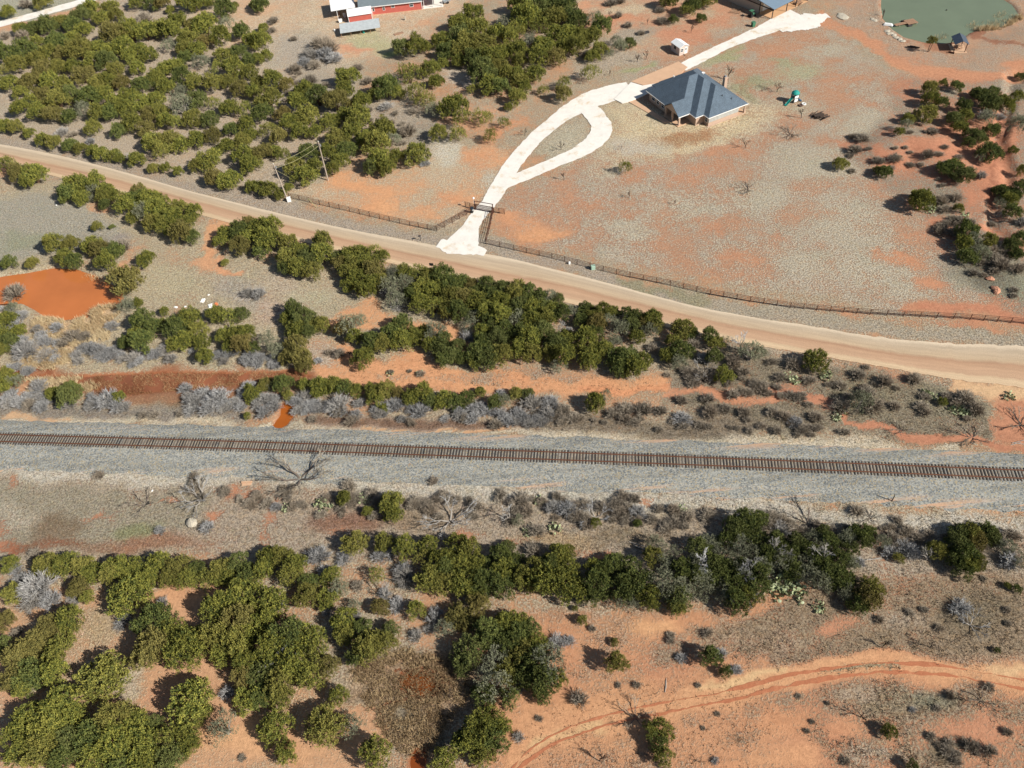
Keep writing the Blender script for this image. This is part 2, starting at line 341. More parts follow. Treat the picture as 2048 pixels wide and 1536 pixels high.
# -- verges of the gravel road
lin_b([(x, y - 9) for x, y in ROAD_TOP], 13, cov=.90, grass=(172, 160, 140), soil=(204, 160, 130), s=.9)
lin_b([(x, y + 12) for x, y in ROAD_BOT], 10, cov=.6, grass=(178, 164, 138), s=.8)
lin_b([(1380, 600), (1600, 640), (1800, 668), (2060, 680)], 12, cov=1.0, grass=(172, 162, 138)); lin_b([(1250, 560), (1420, 598)], 9, cov=.95, grass=(156, 150, 118))
ell(1700, 628, 120, 7, 6, cov=.35, soil=(212, 146, 112)); ell(1920, 652, 80, 9, 6, cov=.35, soil=(204, 134, 104)); lin_b([(1230, 545), (1330, 572)], 7, cov=.45)
# -- between the road and the railway
pol([(-300, 330), (100, 370), (420, 450), (700, 530), (1000, 690), (1000, 760), (600, 740), (-300, 740)], cov=.84, grass=(182, 170, 138), soil=(214, 152, 116), fe=14)
pol([(-300, 380), (110, 390), (190, 420), (250, 470), (180, 500), (0, 530), (-300, 540)], cov=1.1, grass=(168, 164, 144), fe=12); ell(60, 480, 50, 18, -10, cov=1.1, grass=(152, 156, 126)); ell(190, 490, 60, 16, cov=.95, grass=(152, 148, 128)); ell(250, 480, 30, 16, cov=1, grass=(160, 152, 140))
ell(180, 412, 30, 10, 20, cov=.2, soil=(224, 156, 116)); lin_b([(445, 445), (420, 480), (400, 510)], 15, cov=.06, soil=(226, 160, 118)); ell(400, 520, 36, 12, cov=.2, soil=(224, 158, 118)); lin_b([(440, 525), (470, 550)], 10, cov=.15, soil=(226, 156, 116)); ell(255, 535, 18, 10, cov=.2); ell(290, 550, 14, 7, cov=.1, soil=(222, 150, 112)); ell(300, 390, 30, 10, 20, cov=.4)
ell(340, 570, 70, 30, cov=.98, grass=(186, 176, 140)); ell(480, 590, 60, 24, 20, cov=.95, grass=(172, 164, 146)); ell(560, 560, 50, 24, cov=.85, grass=(186, 172, 146)); ell(620, 590, 40, 18, cov=1, grass=(186, 180, 146)); ell(540, 620, 30, 30, cov=.8, grass=(190, 168, 142))
pol([(640, 640), (700, 600), (760, 590), (800, 640), (930, 660), (960, 700), (900, 690), (760, 660), (690, 660)], cov=.14, soil=(228, 158, 114), fe=9)
pol([(620, 690), (650, 660), (700, 690), (760, 720), (820, 700), (880, 710), (960, 740), (1100, 750), (1330, 752), (1330, 780), (1100, 782), (900, 782), (700, 768), (620, 740)], cov=.16, soil=(228, 156, 112), fe=9)
ell(655, 700, 26, 36, cov=.7, grass=(190, 172, 148)); ell(800, 745, 70, 8, 5, cov=.5, grass=(190, 168, 138)); ell(960, 755, 90, 9, 4, cov=.55, grass=(178, 160, 134)); ell(1150, 745, 100, 8, cov=.6, grass=(176, 158, 134)); ell(680, 770, 60, 6, cov=.1, soil=(226, 146, 104)); lin_b([(1180, 770), (1260, 782), (1335, 770)], 7, cov=.0, soil=(230, 150, 106))
pol([(1320, 720), (1450, 690), (1600, 730), (1900, 770), (1975, 830), (1985, 880), (1700, 870), (1500, 850), (1330, 800)], cov=.86, grass=(142, 132, 108), soil=(204, 138, 108), fe=12)
lin_b([(1330, 785), (1420, 790), (1520, 805), (1570, 800)], 8, cov=.2, soil=(214, 142, 108)); lin_b([(1540, 790), (1620, 800), (1655, 830), (1680, 855), (1760, 858), (1850, 862), (1960, 885), (2080, 905)], 7, cov=.06, soil=(206, 132, 102)); ell(1560, 775, 50, 12, cov=.3, soil=(208, 136, 106)); ell(1380, 760, 60, 18, cov=.75, grass=(150, 138, 116))
pol([(1975, 780), (2200, 770), (2200, 900), (1990, 880), (1965, 840)], cov=.14, soil=(204, 134, 104), fe=10); lin_b([(1900, 765), (1960, 782), (2100, 800)], 12, cov=.05, soil=(228, 178, 138)); ell(2000, 760, 70, 10, 6, cov=.0, soil=(224, 176, 140))
ell(1720, 800, 70, 36, cov=1.02, grass=(134, 128, 102)); ell(1880, 800, 70, 30, 10, cov=.95, grass=(140, 134, 108))
pol([(100, 600), (180, 612), (240, 610), (245, 640), (200, 680), (150, 730), (40, 745), (60, 690), (70, 640)], cov=1.1, grass=(204, 176, 132), fe=8)
pol([(-30, 736), (200, 742), (420, 738), (620, 736), (640, 760), (560, 790), (380, 800), (260, 800), (180, 782), (-30, 762)], cov=.45, grass=(166, 128, 92), soil=(172, 118, 90), fe=6); pol([(190, 746), (400, 742), (600, 744), (560, 762), (330, 782), (220, 782)], cov=.3, soil=(166, 108, 80), fe=5)
ell(400, 808, 110, 14, cov=.85, grass=(142, 120, 92)); lin_b([(30, 745), (140, 750)], 5, cov=.1, soil=(150, 84, 56))
# -- railway verges
lin_b([(0, 846), (250, 838), (520, 850), (760, 862), (1000, 868), (1300, 880), (1540, 888), (1900, 898)], 11, cov=.98, grass=(206, 194, 164), soil=(222, 172, 136)); lin_b([(0, 838), (140, 838)], 6, cov=.2, soil=(228, 176, 138)); lin_b([(640, 842), (860, 850), (1080, 856)], 14, cov=.9, grass=(166, 142, 118))
lin_b([(-30, 818), (260, 820), (500, 822)], 13, cov=.95, grass=(152, 144, 128)); lin_b([(1060, 840), (1240, 850), (1480, 850)], 22, cov=.95, grass=(140, 128, 106)); lin_b([(640, 838), (860, 846), (1000, 850)], 8, cov=.9, grass=(138, 112, 90)); lin_b([(730, 862), (860, 864), (1000, 868)], 4, cov=.1, soil=(226, 168, 128))
lin_b([(0, 938), (250, 944), (500, 958), (800, 972), (1100, 985), (1400, 1008), (1700, 1030), (2060, 1045)], 17, cov=1.0, grass=(190, 184, 164), soil=(216, 172, 140))
# -- below the railway
pol([(-300, 950), (480, 968), (1000, 1000), (1500, 1050), (2200, 1070), (2200, 1160), (1400, 1150), (1100, 1130), (500, 1110), (-300, 1110)], cov=.90, grass=(170, 156, 132), soil=(196, 134, 104), fe=12)
pol([(-300, 960), (440, 975), (400, 1060), (200, 1100), (-300, 1100)], cov=.92, grass=(158, 150, 126), fe=12)
for e in [(20, 1040, 30, 20, 0), (60, 970, 16, 6, -40), (200, 1030, 40, 6, -5), (20, 1085, 60, 12, -5), (470, 985, 34, 14, 10), (520, 1040, 12, 40, 10), (330, 995, 30, 6, 0), (280, 1080, 60, 12, 0), (440, 1030, 20, 8, -30), (1470, 1060, 30, 8, 0), (1310, 995, 16, 8, 0), (940, 1060, 26, 14, 0), (1030, 1085, 40, 10, 0), (700, 1060, 40, 14, 0), (1190, 1100, 50, 14, 0)]:
    ell(*e, cov=.25, soil=(204, 132, 100))
ell(100, 1085, 90, 14, cov=.4, soil=(158, 92, 66), grass=(140, 112, 86)); ell(300, 1090, 110, 16, cov=.75, grass=(158, 118, 88)); ell(60, 1030, 50, 20, cov=1, grass=(176, 168, 144)); ell(130, 1050, 50, 24, cov=1.0, grass=(134, 116, 90)); ell(280, 1060, 40, 16, cov=1, grass=(138, 142, 98)); ell(720, 1045, 90, 24, cov=.95, grass=(146, 108, 84)); ell(830, 1040, 60, 26, cov=1, grass=(160, 140, 112)); ell(1130, 1080, 90, 22, cov=.95, grass=(170, 148, 110)); ell(1270, 1070, 70, 20, cov=1, grass=(140, 126, 100))
# -- bottom strip: red ground, tracks, marsh
pol([(-300, 1180), (500, 1190), (700, 1400), (800, 1620), (-300, 1620)], cov=.38, grass=(190, 170, 136), soil=(214, 156, 120), fe=14)
ell(210, 1240, 44, 36, 20, cov=.9, grass=(182, 160, 120)); ell(370, 1200, 36, 26, cov=.05, soil=(222, 158, 118)); ell(330, 1400, 60, 20, cov=.3, soil=(216, 150, 116)); ell(265, 1360, 24, 40, 30, cov=.85, grass=(190, 178, 150)); ell(20, 1400, 30, 60, cov=.2, soil=(212, 154, 120)); ell(450, 1490, 70, 30, cov=.06, soil=(226, 164, 120)); ell(540, 1500, 80, 22, cov=.08, soil=(224, 162, 120)); ell(30, 1385, 40, 10, cov=.9, grass=(196, 184, 156))
pol([(690, 1330), (740, 1310), (810, 1290), (860, 1290), (920, 1320), (960, 1370), (950, 1420), (880, 1470), (820, 1560), (780, 1500), (740, 1440), (700, 1390)], cov=1.0, grass=(162, 138, 106), soil=(160, 100, 66), fe=12)
ell(835, 1370, 46, 32, 10, cov=.1, soil=(150, 78, 36)); ell(790, 1440, 40, 40, cov=1.0, grass=(140, 132, 108)); ell(715, 1340, 34, 24, cov=.95, grass=(186, 164, 130)); ell(860, 1310, 30, 16, cov=.9, grass=(166, 132, 92)); lin_b([(806, 1320), (812, 1350)], 5, cov=.05, soil=(130, 70, 42)); lin_b([(840, 1385), (852, 1420), (848, 1470)], 4, cov=.2, soil=(120, 74, 48)); ell(850, 1490, 26, 20, cov=1, grass=(122, 116, 92)); ell(770, 1410, 40, 8, -20, cov=.3, soil=(150, 84, 54))
pol([(1010, 1290), (1060, 1220), (1350, 1210), (1700, 1160), (2200, 1140), (2200, 1620), (960, 1620), (960, 1480)], cov=.42, grass=(176, 150, 120), soil=(212, 146, 108), fe=14)
ell(1290, 1245, 70, 16, 8, cov=.04, soil=(228, 164, 118)); ell(1330, 1320, 90, 40, cov=.16, soil=(206, 136, 102)); ell(1180, 1440, 160, 60, -12, cov=.10, soil=(220, 154, 112)); ell(1160, 1230, 90, 16, cov=.5, grass=(180, 148, 116)); ell(1120, 1330, 60, 60, cov=.22, soil=(210, 142, 106))
pol([(1700, 1160), (2200, 1140), (2200, 1340), (1950, 1300), (1780, 1310), (1600, 1330), (1480, 1310), (1400, 1250), (1500, 1220)], cov=.90, grass=(152, 134, 106), soil=(204, 138, 106), fe=14)
ell(1690, 1260, 40, 14, -10, cov=.2, soil=(208, 138, 106)); ell(1800, 1240, 40, 20, cov=1, grass=(170, 156, 132)); ell(1950, 1230, 70, 40, cov=1.05, grass=(134, 122, 96)); ell(1340, 1310, 46, 26, cov=.75, grass=(160, 140, 114)); ell(1420, 1280, 60, 30, cov=.7, grass=(170, 146, 116)); ell(1560, 1290, 60, 30, cov=.75, grass=(168, 146, 118))
pol([(1560, 1370), (1760, 1365), (1960, 1390), (2200, 1420), (2200, 1620), (1500, 1620), (1540, 1480)], cov=.60, grass=(158, 140, 112), soil=(208, 140, 106), fe=16)
ell(1560, 1450, 60, 36, cov=.12, soil=(216, 148, 108)); ell(1700, 1470, 60, 20, cov=.2, soil=(214, 146, 108)); ell(1940, 1470, 70, 40, cov=.25, soil=(208, 138, 106)); ell(1560, 1520, 80, 26, cov=.1, soil=(222, 154, 112)); ell(1910, 1500, 36, 30, cov=1.05, grass=(116, 106, 82)); ell(1780, 1410, 70, 26, cov=.95, grass=(156, 142, 112)); ell(1700, 1400, 50, 14, cov=.9, grass=(176, 156, 128)); ell(1760, 1520, 60, 20, cov=.9, grass=(170, 154, 130)); ell(1870, 1400, 40, 14, cov=.95, grass=(140, 138, 112)); ell(1480, 1470, 50, 12, -10, cov=.6, grass=(158, 136, 108))
TRK = list(smooth_line([(940, 1640), (1010, 1560), (1060, 1505), (1130, 1465), (1230, 1432), (1330, 1412), (1450, 1390), (1560, 1362), (1660, 1342), (1760, 1332), (1860, 1335), (1960, 1350), (2080, 1372)]))
lin_b(TRK, 22, cov=.05, soil=(222, 156, 114), fe=.6); lin_b([(x, y - 16 * (1 if x > 1400 else .3)) for x, y in TRK if x > 1380], 7, cov=.0, soil=(224, 160, 118))
lin_b([(x, y + 3) for x, y in TRK if 1620 < x < 1800], 6, cov=.8, grass=(160, 146, 112))
lin_b([(1420, 1378), (1500, 1362), (1545, 1348)], 8, cov=.0, soil=(230, 180, 134)); lin_b([(1080, 1490), (1180, 1460)], 8, cov=.0, soil=(228, 176, 130)); ell(2030, 1335, 40, 8, 12, cov=0, soil=(230, 180, 136))
# wet dark rims round the waters, dark gully floor
for poly, dep, lev in WATERS:
    sd = poly_sd(GXf, GYf, poly); col = (120, 112, 84) if poly is POND_GREEN else (166, 86, 44)
    paint(sstep(-.7, .3, sd), cov=-.3, soil=col); paint(sstep(-1.6, -.2, sd) * (.4 if dep > .8 else .2), cov=.3, soil=(176, 110, 80))
_lum = SOIL @ np.array([.3, .59, .11]); SOIL = SOIL * .87 + _lum[:, None] * .13; SOIL *= np.array([1.02, 1.10, .99]); _gl = GRASS @ np.array([.3, .59, .11]); GRASS = (GRASS * .86 + _gl[:, None] * .14) * np.array([1.07, 1.035, 1.06])
SOIL *= (1 / KLIGHT); GRASS *= (1 / KLIGHT)
COV = COV + (fbm(GXf, GYf, 5, 3, 51) - .5) * .7 + (fbm(GXf, GYf, 18, 3, 57) - .5) * .35

nx, ny = len(gx), len(gy); ii = np.arange(nx * ny).reshape(ny, nx)
GF = np.stack([ii[:-1, :-1].ravel(), ii[:-1, 1:].ravel(), ii[1:, 1:].ravel(), ii[1:, :-1].ravel()], 1)
gmat, t, b = nt('ground')
at = lambda nm: N(t, 'ShaderNodeAttribute', attribute_name=nm)
pv = pos(t)
n1 = noise(t, pv, .55, 6, .72); n2 = noise(t, pv, 3.0, 4, .7); n3 = noise(t, pv, 1.3, 5, .6); n4 = noise(t, pv, 8.5, 3, .6); n5 = noise(t, pv, .16, 4, .55)
c = mathn(t, 'ADD', at('cov').outputs['Fac'], mathn(t, 'MULTIPLY', mathn(t, 'SUBTRACT', n1, .5), 1.15))
c = mathn(t, 'ADD', c, mathn(t, 'MULTIPLY', mathn(t, 'SUBTRACT', n2, .5), 1.9))
f = mapr(t, c, .26, .80)
soil = scalec(t, at('soil').outputs['Color'], mathn(t, 'ADD', mapr(t, n3, .35, .65, .92, 1.10), mapr(t, n2, .35, .65, -.10, .10)))
soil = mixc(t, mapr(t, n4, .60, .72), soil, mixc(t, 1.0, soil, (.62, .56, .52), 'MULTIPLY'))
soil = mixc(t, mapr(t, n5, .45, .7, 0, .35), soil, mixc(t, 1.0, soil, (.90, .80, .78), 'MULTIPLY'))
gr = scalec(t, at('grass').outputs['Color'], mathn(t, 'ADD', mapr(t, n2, .36, .64, .62, 1.28), mapr(t, n4, .36, .64, -.20, .22)))
gr = mixc(t, mapr(t, n3, .42, .68, 0, .55), gr, mixc(t, 1.0, gr, (1.06, .92, .74), 'MULTIPLY'))
gr = mixc(t, mapr(t, n5, .48, .7, 0, .5), gr, mixc(t, 1.0, gr, (.90, .95, .93), 'MULTIPLY'))
col = mixc(t, f, soil, gr)
t.links.new(col, b.inputs['Base Color']); b.inputs['Roughness'].default_value = .95; b.inputs['Specular IOR Level'].default_value = .08
hgt = mathn(t, 'ADD', mathn(t, 'MULTIPLY', n2, mathn(t, 'ADD', mathn(t, 'MULTIPLY', f, 1.0), .35)), mathn(t, 'MULTIPLY', n4, .5))
bump(t, b, hgt, .16, .75)
gme = mk_mesh('ground', np.stack([GXf, GYf, GZ], 1), GF, [gmat], smooth=True)
def set_attr(me, nm, arr, typ):
    a = me.attributes.new(nm, typ, 'POINT'); a.data.foreach_set('value' if typ == 'FLOAT' else 'color', np.ascontiguousarray(arr, np.float32).ravel())
set_attr(gme, 'cov', COV, 'FLOAT')
for nm, A in (('soil', SOIL), ('grass', GRASS)): set_attr(gme, nm, np.concatenate([A, np.ones((len(A), 1))], 1), 'FLOAT_COLOR')
ground = link('ground', gme, kind='structure', label='red soil and dry grass ground')
def cov_at(x, y):       # grass cover and colour near a place
    i = np.clip(np.searchsorted(gx, x), 0, nx - 1); j = np.clip(np.searchsorted(gy, y), 0, ny - 1); k = j * nx + i
    return COV[k], GRASS[k]

# ------------------------------------------------------------------ roads and pads laid on the ground
def strip(name, left, right, lift, mat, ncross=8, jag=.35, seed=1, step=.45, label=None):
    """a sheet between two edge lines (world), edges ragged"""
    L = resample(left, step); n = len(L); R = np.stack([np.interp(np.linspace(0, 1, n), np.linspace(0, 1, len(right)), np.asarray(right)[:, k]) for k in (0, 1)], 1)
    s = np.arange(n) * step
    jl = (vnoise(s, s * 0 + 3, .5, seed) - .5) * jag * 1.2 + (vnoise(s, s * 0, 1.4, seed) - .5) * jag * 2 + (vnoise(s, s * 0, 5, seed + 4) - .5) * jag * 2; jr = (vnoise(s, s * 0 + 5, .5, seed) - .5) * jag * 1.2 + (vnoise(s, s * 0 + 9, 1.3, seed) - .5) * jag * 2 + (vnoise(s, s * 0, 6, seed + 8) - .5) * jag * 2
    d = R - L; w = np.hypot(d[:, 0], d[:, 1])[:, None] + 1e-6; u = d / w
    L = L + u * jl[:, None]; R = R - u * jr[:, None]
    ts = np.linspace(0, 1, ncross + 1)
    Vv = (L[:, None] * (1 - ts[None, :, None]) + R[:, None] * ts[None, :, None])
    X = Vv[..., 0].ravel(); Y = Vv[..., 1].ravel(); Z = gh(X, Y) + lift
    idx = np.arange(n * (ncross + 1)).reshape(n, ncross + 1)
    Fq = np.stack([idx[:-1, :-1].ravel(), idx[:-1, 1:].ravel(), idx[1:, 1:].ravel(), idx[1:, :-1].ravel()], 1)
    me = mk_mesh(name, np.stack([X, Y, Z], 1), Fq, [mat], smooth=True)
    set_attr(me, 'across', np.tile(ts, n), 'FLOAT'); set_attr(me, 'along', np.repeat(s, ncross + 1), 'FLOAT')
    o = link(name, me, kind='structure', label=label)
    return o
def ribbon(pts, wid):
    q = np.array(smooth_line(pts, 6)); q = resample(q, .6); tg = np.gradient(q, axis=0); tg /= np.hypot(tg[:, 0], tg[:, 1])[:, None]; nn = np.stack([-tg[:, 1], tg[:, 0]], 1)
    w = np.interp(np.linspace(0, 1, len(q)), np.linspace(0, 1, len(wid)), wid)[:, None] / 2
    return q + nn * w, q - nn * w
m_road, t, b = nt('gravel_road'); pv = pos(t)
ac = N(t, 'ShaderNodeAttribute', attribute_name='across').outputs['Fac']; al = N(t, 'ShaderNodeAttribute', attribute_name='along').outputs['Fac']
cv = N(t, 'ShaderNodeCombineXYZ'); t.links.new(mathn(t, 'MULTIPLY', ac, 9.), cv.inputs[0]); t.links.new(mathn(t, 'MULTIPLY', al, .05), cv.inputs[1])
st = noise(t, cv.outputs[0], 1.6, 6, .65); nn1 = noise(t, pv, .35, 6, .65); nn2 = noise(t, pv, 6, 4, .65)
aw = mathn(t, 'ADD', ac, mathn(t, 'MULTIPLY', mathn(t, 'SUBTRACT', nn1, .5), .10))
cr = N(t, 'ShaderNodeValToRGB'); t.links.new(aw, cr.inputs[0]); e = cr.color_ramp.elements
e[0].position = 0.0; e[0].color = (*alb(232, 212, 184), 1); e[1].position = 1.0; e[1].color = (*alb(226, 196, 160), 1)
for p_, c_ in ((.06, (226, 206, 178)), (.13, (204, 184, 158)), (.40, (210, 184, 152)), (.50, (192, 154, 124)), (.58, (206, 168, 136)), (.80, (210, 174, 142)), (.88, (226, 198, 162))):
    q = cr.color_ramp.elements.new(p_); q.color = (*alb(*c_), 1)
cc = scalec(t, cr.outputs[0], mathn(t, 'ADD', mapr(t, st, .3, .7, .90, 1.07), mapr(t, nn2, .3, .7, -.07, .07)))
t.links.new(cc, b.inputs['Base Color']); b.inputs['Roughness'].default_value = .95; b.inputs['Specular IOR Level'].default_value = .1; bump(t, b, nn2, .05)
RT = smooth_line(PW(ROAD_TOP), 4); RB = smooth_line(PW(ROAD_BOT), 4)
strip('gravel_road', RT, RB, .07, m_road, 14, .2, 3, label='pale pinkish gravel road crossing the land')
m_cal = simple('caliche', (.70, .665, .60), .95, .10, .5, stain=alb(232, 208, 174), obj=False, spec=.1, bumpd=.03)
m_conc = simple('tan_concrete', alb(226, 186, 152), .9, .08, .5, obj=False, spec=.15)
m_concw = simple('pale_concrete', (.72, .68, .61), .9, .08, .5, obj=False, spec=.15)
A = ribbon(PW([(918, 500), (945, 448), (962, 425), (985, 395), (1006, 358), (1045, 305), (1085, 264), (1135, 226), (1180, 201), (1226, 186), (1262, 178)]), [8.5, 3.9, 3.6, 3.8, 3.9, 4.0, 4.2, 4.6, 6.2, 7.6, 7.0]); strip('driveway', *A, .085, m_cal, 6, .14, 5, label='white caliche driveway through the gate to the house')
A = ribbon(PW([(1004, 372), (1052, 350), (1105, 328), (1158, 304), (1192, 280), (1203, 258), (1194, 238), (1178, 218)]), [3.6, 3.5, 3.6, 3.8, 4.6, 5.0, 5.0, 4.6]); strip('driveway', *A, .105, m_cal, 6, .16, 8, label='white caliche loop of the driveway round a grass island')
A = ribbon(PW([(878, 486), (905, 492), (940, 499), (972, 505)]), [2.5, 5.0, 4.2, 1.8]); strip('driveway', *A, .125, m_cal, 5, .4, 9, label='flared white mouth of the driveway at the road')
def pad(name, pts, lift, mat, th=.1, label=None):
    w = PW(pts); zz = [ghs(*q) for q in w]; z = max(zz) + lift; m = MB(); m.face([(x, y, z) for x, y in w][::-1] if poly_area(w) < 0 else [(x, y, z) for x, y in w])
    n = len(w)
    for i in range(n): a, c2 = w[i], w[(i + 1) % n]; m.face([(a[0], a[1], z - .5), (c2[0], c2[1], z - .5), (c2[0], c2[1], z), (a[0], a[1], z)])
    return link(name, m.mesh(name, mat), kind='structure', label=label)
def poly_area(w): return sum(w[i][0] * w[(i + 1) % len(w)][1] - w[(i + 1) % len(w)][0] * w[i][1] for i in range(len(w)))
pad('concrete_pad', [(1228, 199), (1262, 165), (1285, 172), (1320, 166), (1300, 186), (1262, 203), (1244, 207)], .15, m_concw, label='pale concrete parking pad beside the house')
pad('concrete_apron', [(1262, 164), (1357, 124), (1375, 135), (1360, 150), (1330, 163), (1286, 171)], .16, m_conc, label='tan concrete apron behind the house')
pad('front_walk', [(1252, 201), (1262, 196), (1340, 244), (1328, 246), (1300, 228)], .13, m_conc, label='tan concrete walk along the front of the house')
A = ribbon(PW([(1362, 137), (1400, 117), (1440, 97), (1490, 76), (1530, 60), (1560, 46), (1600, 30)]), [3.6, 3.5, 3.4, 3.6, 4.6, 7.0, 8.5]); strip('driveway', *A, .09, m_cal, 6, .15, 12, label='white caliche lane from the house to the barn')
A = ribbon(PW([(1560, 62), (1590, 52), (1625, 40), (1658, 33)]), [4, 7, 8, 2.5]); strip('barn_yard', *A, .11, m_cal, 6, .8, 14, label='pale gravel yard beside the barn')
A = ribbon(PW([(-60, 70), (0, 49), (60, 34), (120, 17), (190, -3), (260, -25)]), [4.6] * 6); strip('caliche_lane', *A, .08, m_cal, 5, .16, 16, label='white caliche lane beyond the juniper thicket')
ell_pts = lambda cx, cy, rx, ry, n=18: [(cx + rx * math.cos(a), cy + ry * math.sin(a)) for a in np.linspace(0, 2 * math.pi, n, endpoint=False)]

m_rut = simple('rut_soil', alb(194, 126, 92), .95, .16, 1.2, obj=False, spec=.05, bumpd=.05, stain=alb(214, 150, 112))
for dy in (-6, 13):
    A = ribbon(PW([(x, y + dy * (1.0 if x < 1900 else .9)) for x, y in TRK[6::3]]), [.1, .35, .15, .4, .12, .5, .45, .3, .42, .2, .45]); strip('wheel_rut', *A, .035, m_rut, 3, .16, 21 + dy, .3, label='reddish wheel rut of the dirt track')
# ------------------------------------------------------------------ waters
def water(name, poly, lev, col, rough, label, turbid=.25, grow=1.5):
    c0 = np.mean(poly, 0); pts = [];
    for p_ in resample(list(poly) + [poly[0]], .8)[:-1]:
        d_ = np.asarray(p_) - c0; L_ = np.hypot(*d_); pts.append(c0 + d_ * (1 + grow / max(L_, .5)))
    m, t, b = nt(name); pv = pos(t); n_ = noise(t, pv, .12, 4, .6); n2_ = noise(t, pv, 2.2, 2, .5)
    cc = scalec(t, tuple(col), mapr(t, n_, .3, .7, 1 - turbid, 1 + turbid, False)); t.links.new(cc, b.inputs['Base Color'])
    b.inputs['Roughness'].default_value = rough; b.inputs['Specular IOR Level'].default_value = .35; bump(t, b, n2_, .008)
    mb = MB(); mb.face([(p_[0], p_[1], lev) for p_ in pts] if poly_area(pts) > 0 else [(p_[0], p_[1], lev) for p_ in pts][::-1])
    return link(name, mb.mesh(name, m), kind='structure', label=label)
water('orange_pond', POND_ORANGE, -.34, alb(206, 124, 70), .12, 'opaque orange muddy pond among junipers', .10)
water('green_pond', POND_GREEN, -.36, alb(126, 138, 112), .08, 'opaque grey green stock pond with a dock', .06)
water('red_creek', CREEK, -.285, alb(152, 96, 68), .2, 'shallow red brown water of the creek bed', .3, .2)
water('puddle', PUDDLE_BED, -.22, alb(176, 96, 36), .12, 'orange brown puddle beside the ballast', .15, .3)
water('puddle', PUDDLE_MARSH, -.16, alb(150, 80, 30), .2, 'orange brown puddle in the marshy clearing', .2, .2)
water('puddle', PUDDLE_SHADE, -.16, alb(140, 72, 32), .2, 'narrow orange puddle shaded by junipers', .2, .2)

# ------------------------------------------------------------------ railway
RT_ = np.gradient(RAIL, axis=0); RT_ /= np.hypot(RT_[:, 0], RT_[:, 1])[:, None]; RN_ = np.stack([-RT_[:, 1], RT_[:, 0]], 1)
prof = [(-6.9, -.05), (-6.0, .06), (-4.4, .16), (-3.2, .34), (-2.2, .60), (-1.5, .66), (0, .66), (1.5, .66), (2.1, .60), (3.0, .34), (3.9, .14), (4.9, -.05)]
Vb = []; ats = []
for k, (o_, z_) in enumerate(prof):
    jag = (vnoise(RX, RX * 0 + k, 3, 5) - .5) * (1.6 if k in (0, len(prof) - 1) else .3) * (k not in (5, 6, 7))
    q = RAIL + RN_ * (o_ + jag)[:, None]; z = np.maximum(z_, gh(q[:, 0], q[:, 1]) + .03) if 0 < k < len(prof) - 1 else gh(q[:, 0], q[:, 1]) - .06
    z = z + (vnoise(RX, RX * 0 + k * 7, .8, 9) - .5) * .06 * (k not in (5, 6, 7))
    Vb.append(np.stack([q[:, 0], q[:, 1], z], 1)); ats.append(np.full(len(RX), o_))
nb = len(RX); idx = np.arange(nb * len(prof)).reshape(len(prof), nb)
Fq = np.stack([idx[:-1, :-1].ravel(), idx[:-1, 1:].ravel(), idx[1:, 1:].ravel(), idx[1:, :-1].ravel()], 1)
m_bal, t, b = nt('ballast'); pv = pos(t)
off = N(t, 'ShaderNodeAttribute', attribute_name='off').outputs['Fac']
vo = t.nodes.new('ShaderNodeTexVoronoi'); vo.inputs['Scale'].default_value = 5.5; t.links.new(pv, vo.inputs['Vector'])
sep = t.nodes.new('ShaderNodeSeparateColor'); t.links.new(vo.outputs['Color'], sep.inputs[0])
nb1 = noise(t, pv, .35, 6, .65); nb2 = noise(t, pv, 9, 3, .6)
base = mixc(t, sep.outputs[0], alb(112, 117, 118), alb(188, 186, 175)); base = mixc(t, mapr(t, sep.outputs[1], .8, .9), base, alb(178, 164, 134))
cvb = N(t, 'ShaderNodeMapping'); t.links.new(pv, cvb.inputs['Vector']); cvb.inputs['Scale'].default_value = (.055, .9, 1)
ns = noise(t, cvb.outputs[0], 1.0, 5, .6); edge = mapr(t, mathn(t, 'ABSOLUTE', mathn(t, 'ADD', off, .9)), 3.0, 5.5)
base = mixc(t, mathn(t, 'MULTIPLY', mapr(t, ns, .54, .64), edge), base, alb(214, 172, 138))
base = mixc(t, mapr(t, nb1, .5, .72, 0, .55), base, alb(168, 167, 156))
rust = mathn(t, 'MULTIPLY', mapr(t, mathn(t, 'ABSOLUTE', off), 1.35, .55), mapr(t, nb1, .35, .6, .08, .4))
base = mixc(t, rust, base, alb(176, 150, 122))
base = scalec(t, base, mathn(t, 'MULTIPLY', mapr(t, nb2, .3, .7, .84, 1.1, False), mapr(t, ns, .35, .6, .84, 1.08)))
t.links.new(base, b.inputs['Base Color']); b.inputs['Roughness'].default_value = .95; b.inputs['Specular IOR Level'].default_value = .15
bump(t, b, vo.outputs['Distance'], .10, -.5)
bme = mk_mesh('ballast_bed', np.concatenate(Vb), Fq, [m_bal], smooth=True); set_attr(bme, 'off', np.concatenate(ats), 'FLOAT')
link('ballast_bed', bme, kind='structure', label='grey crushed stone ballast bed of the railway')

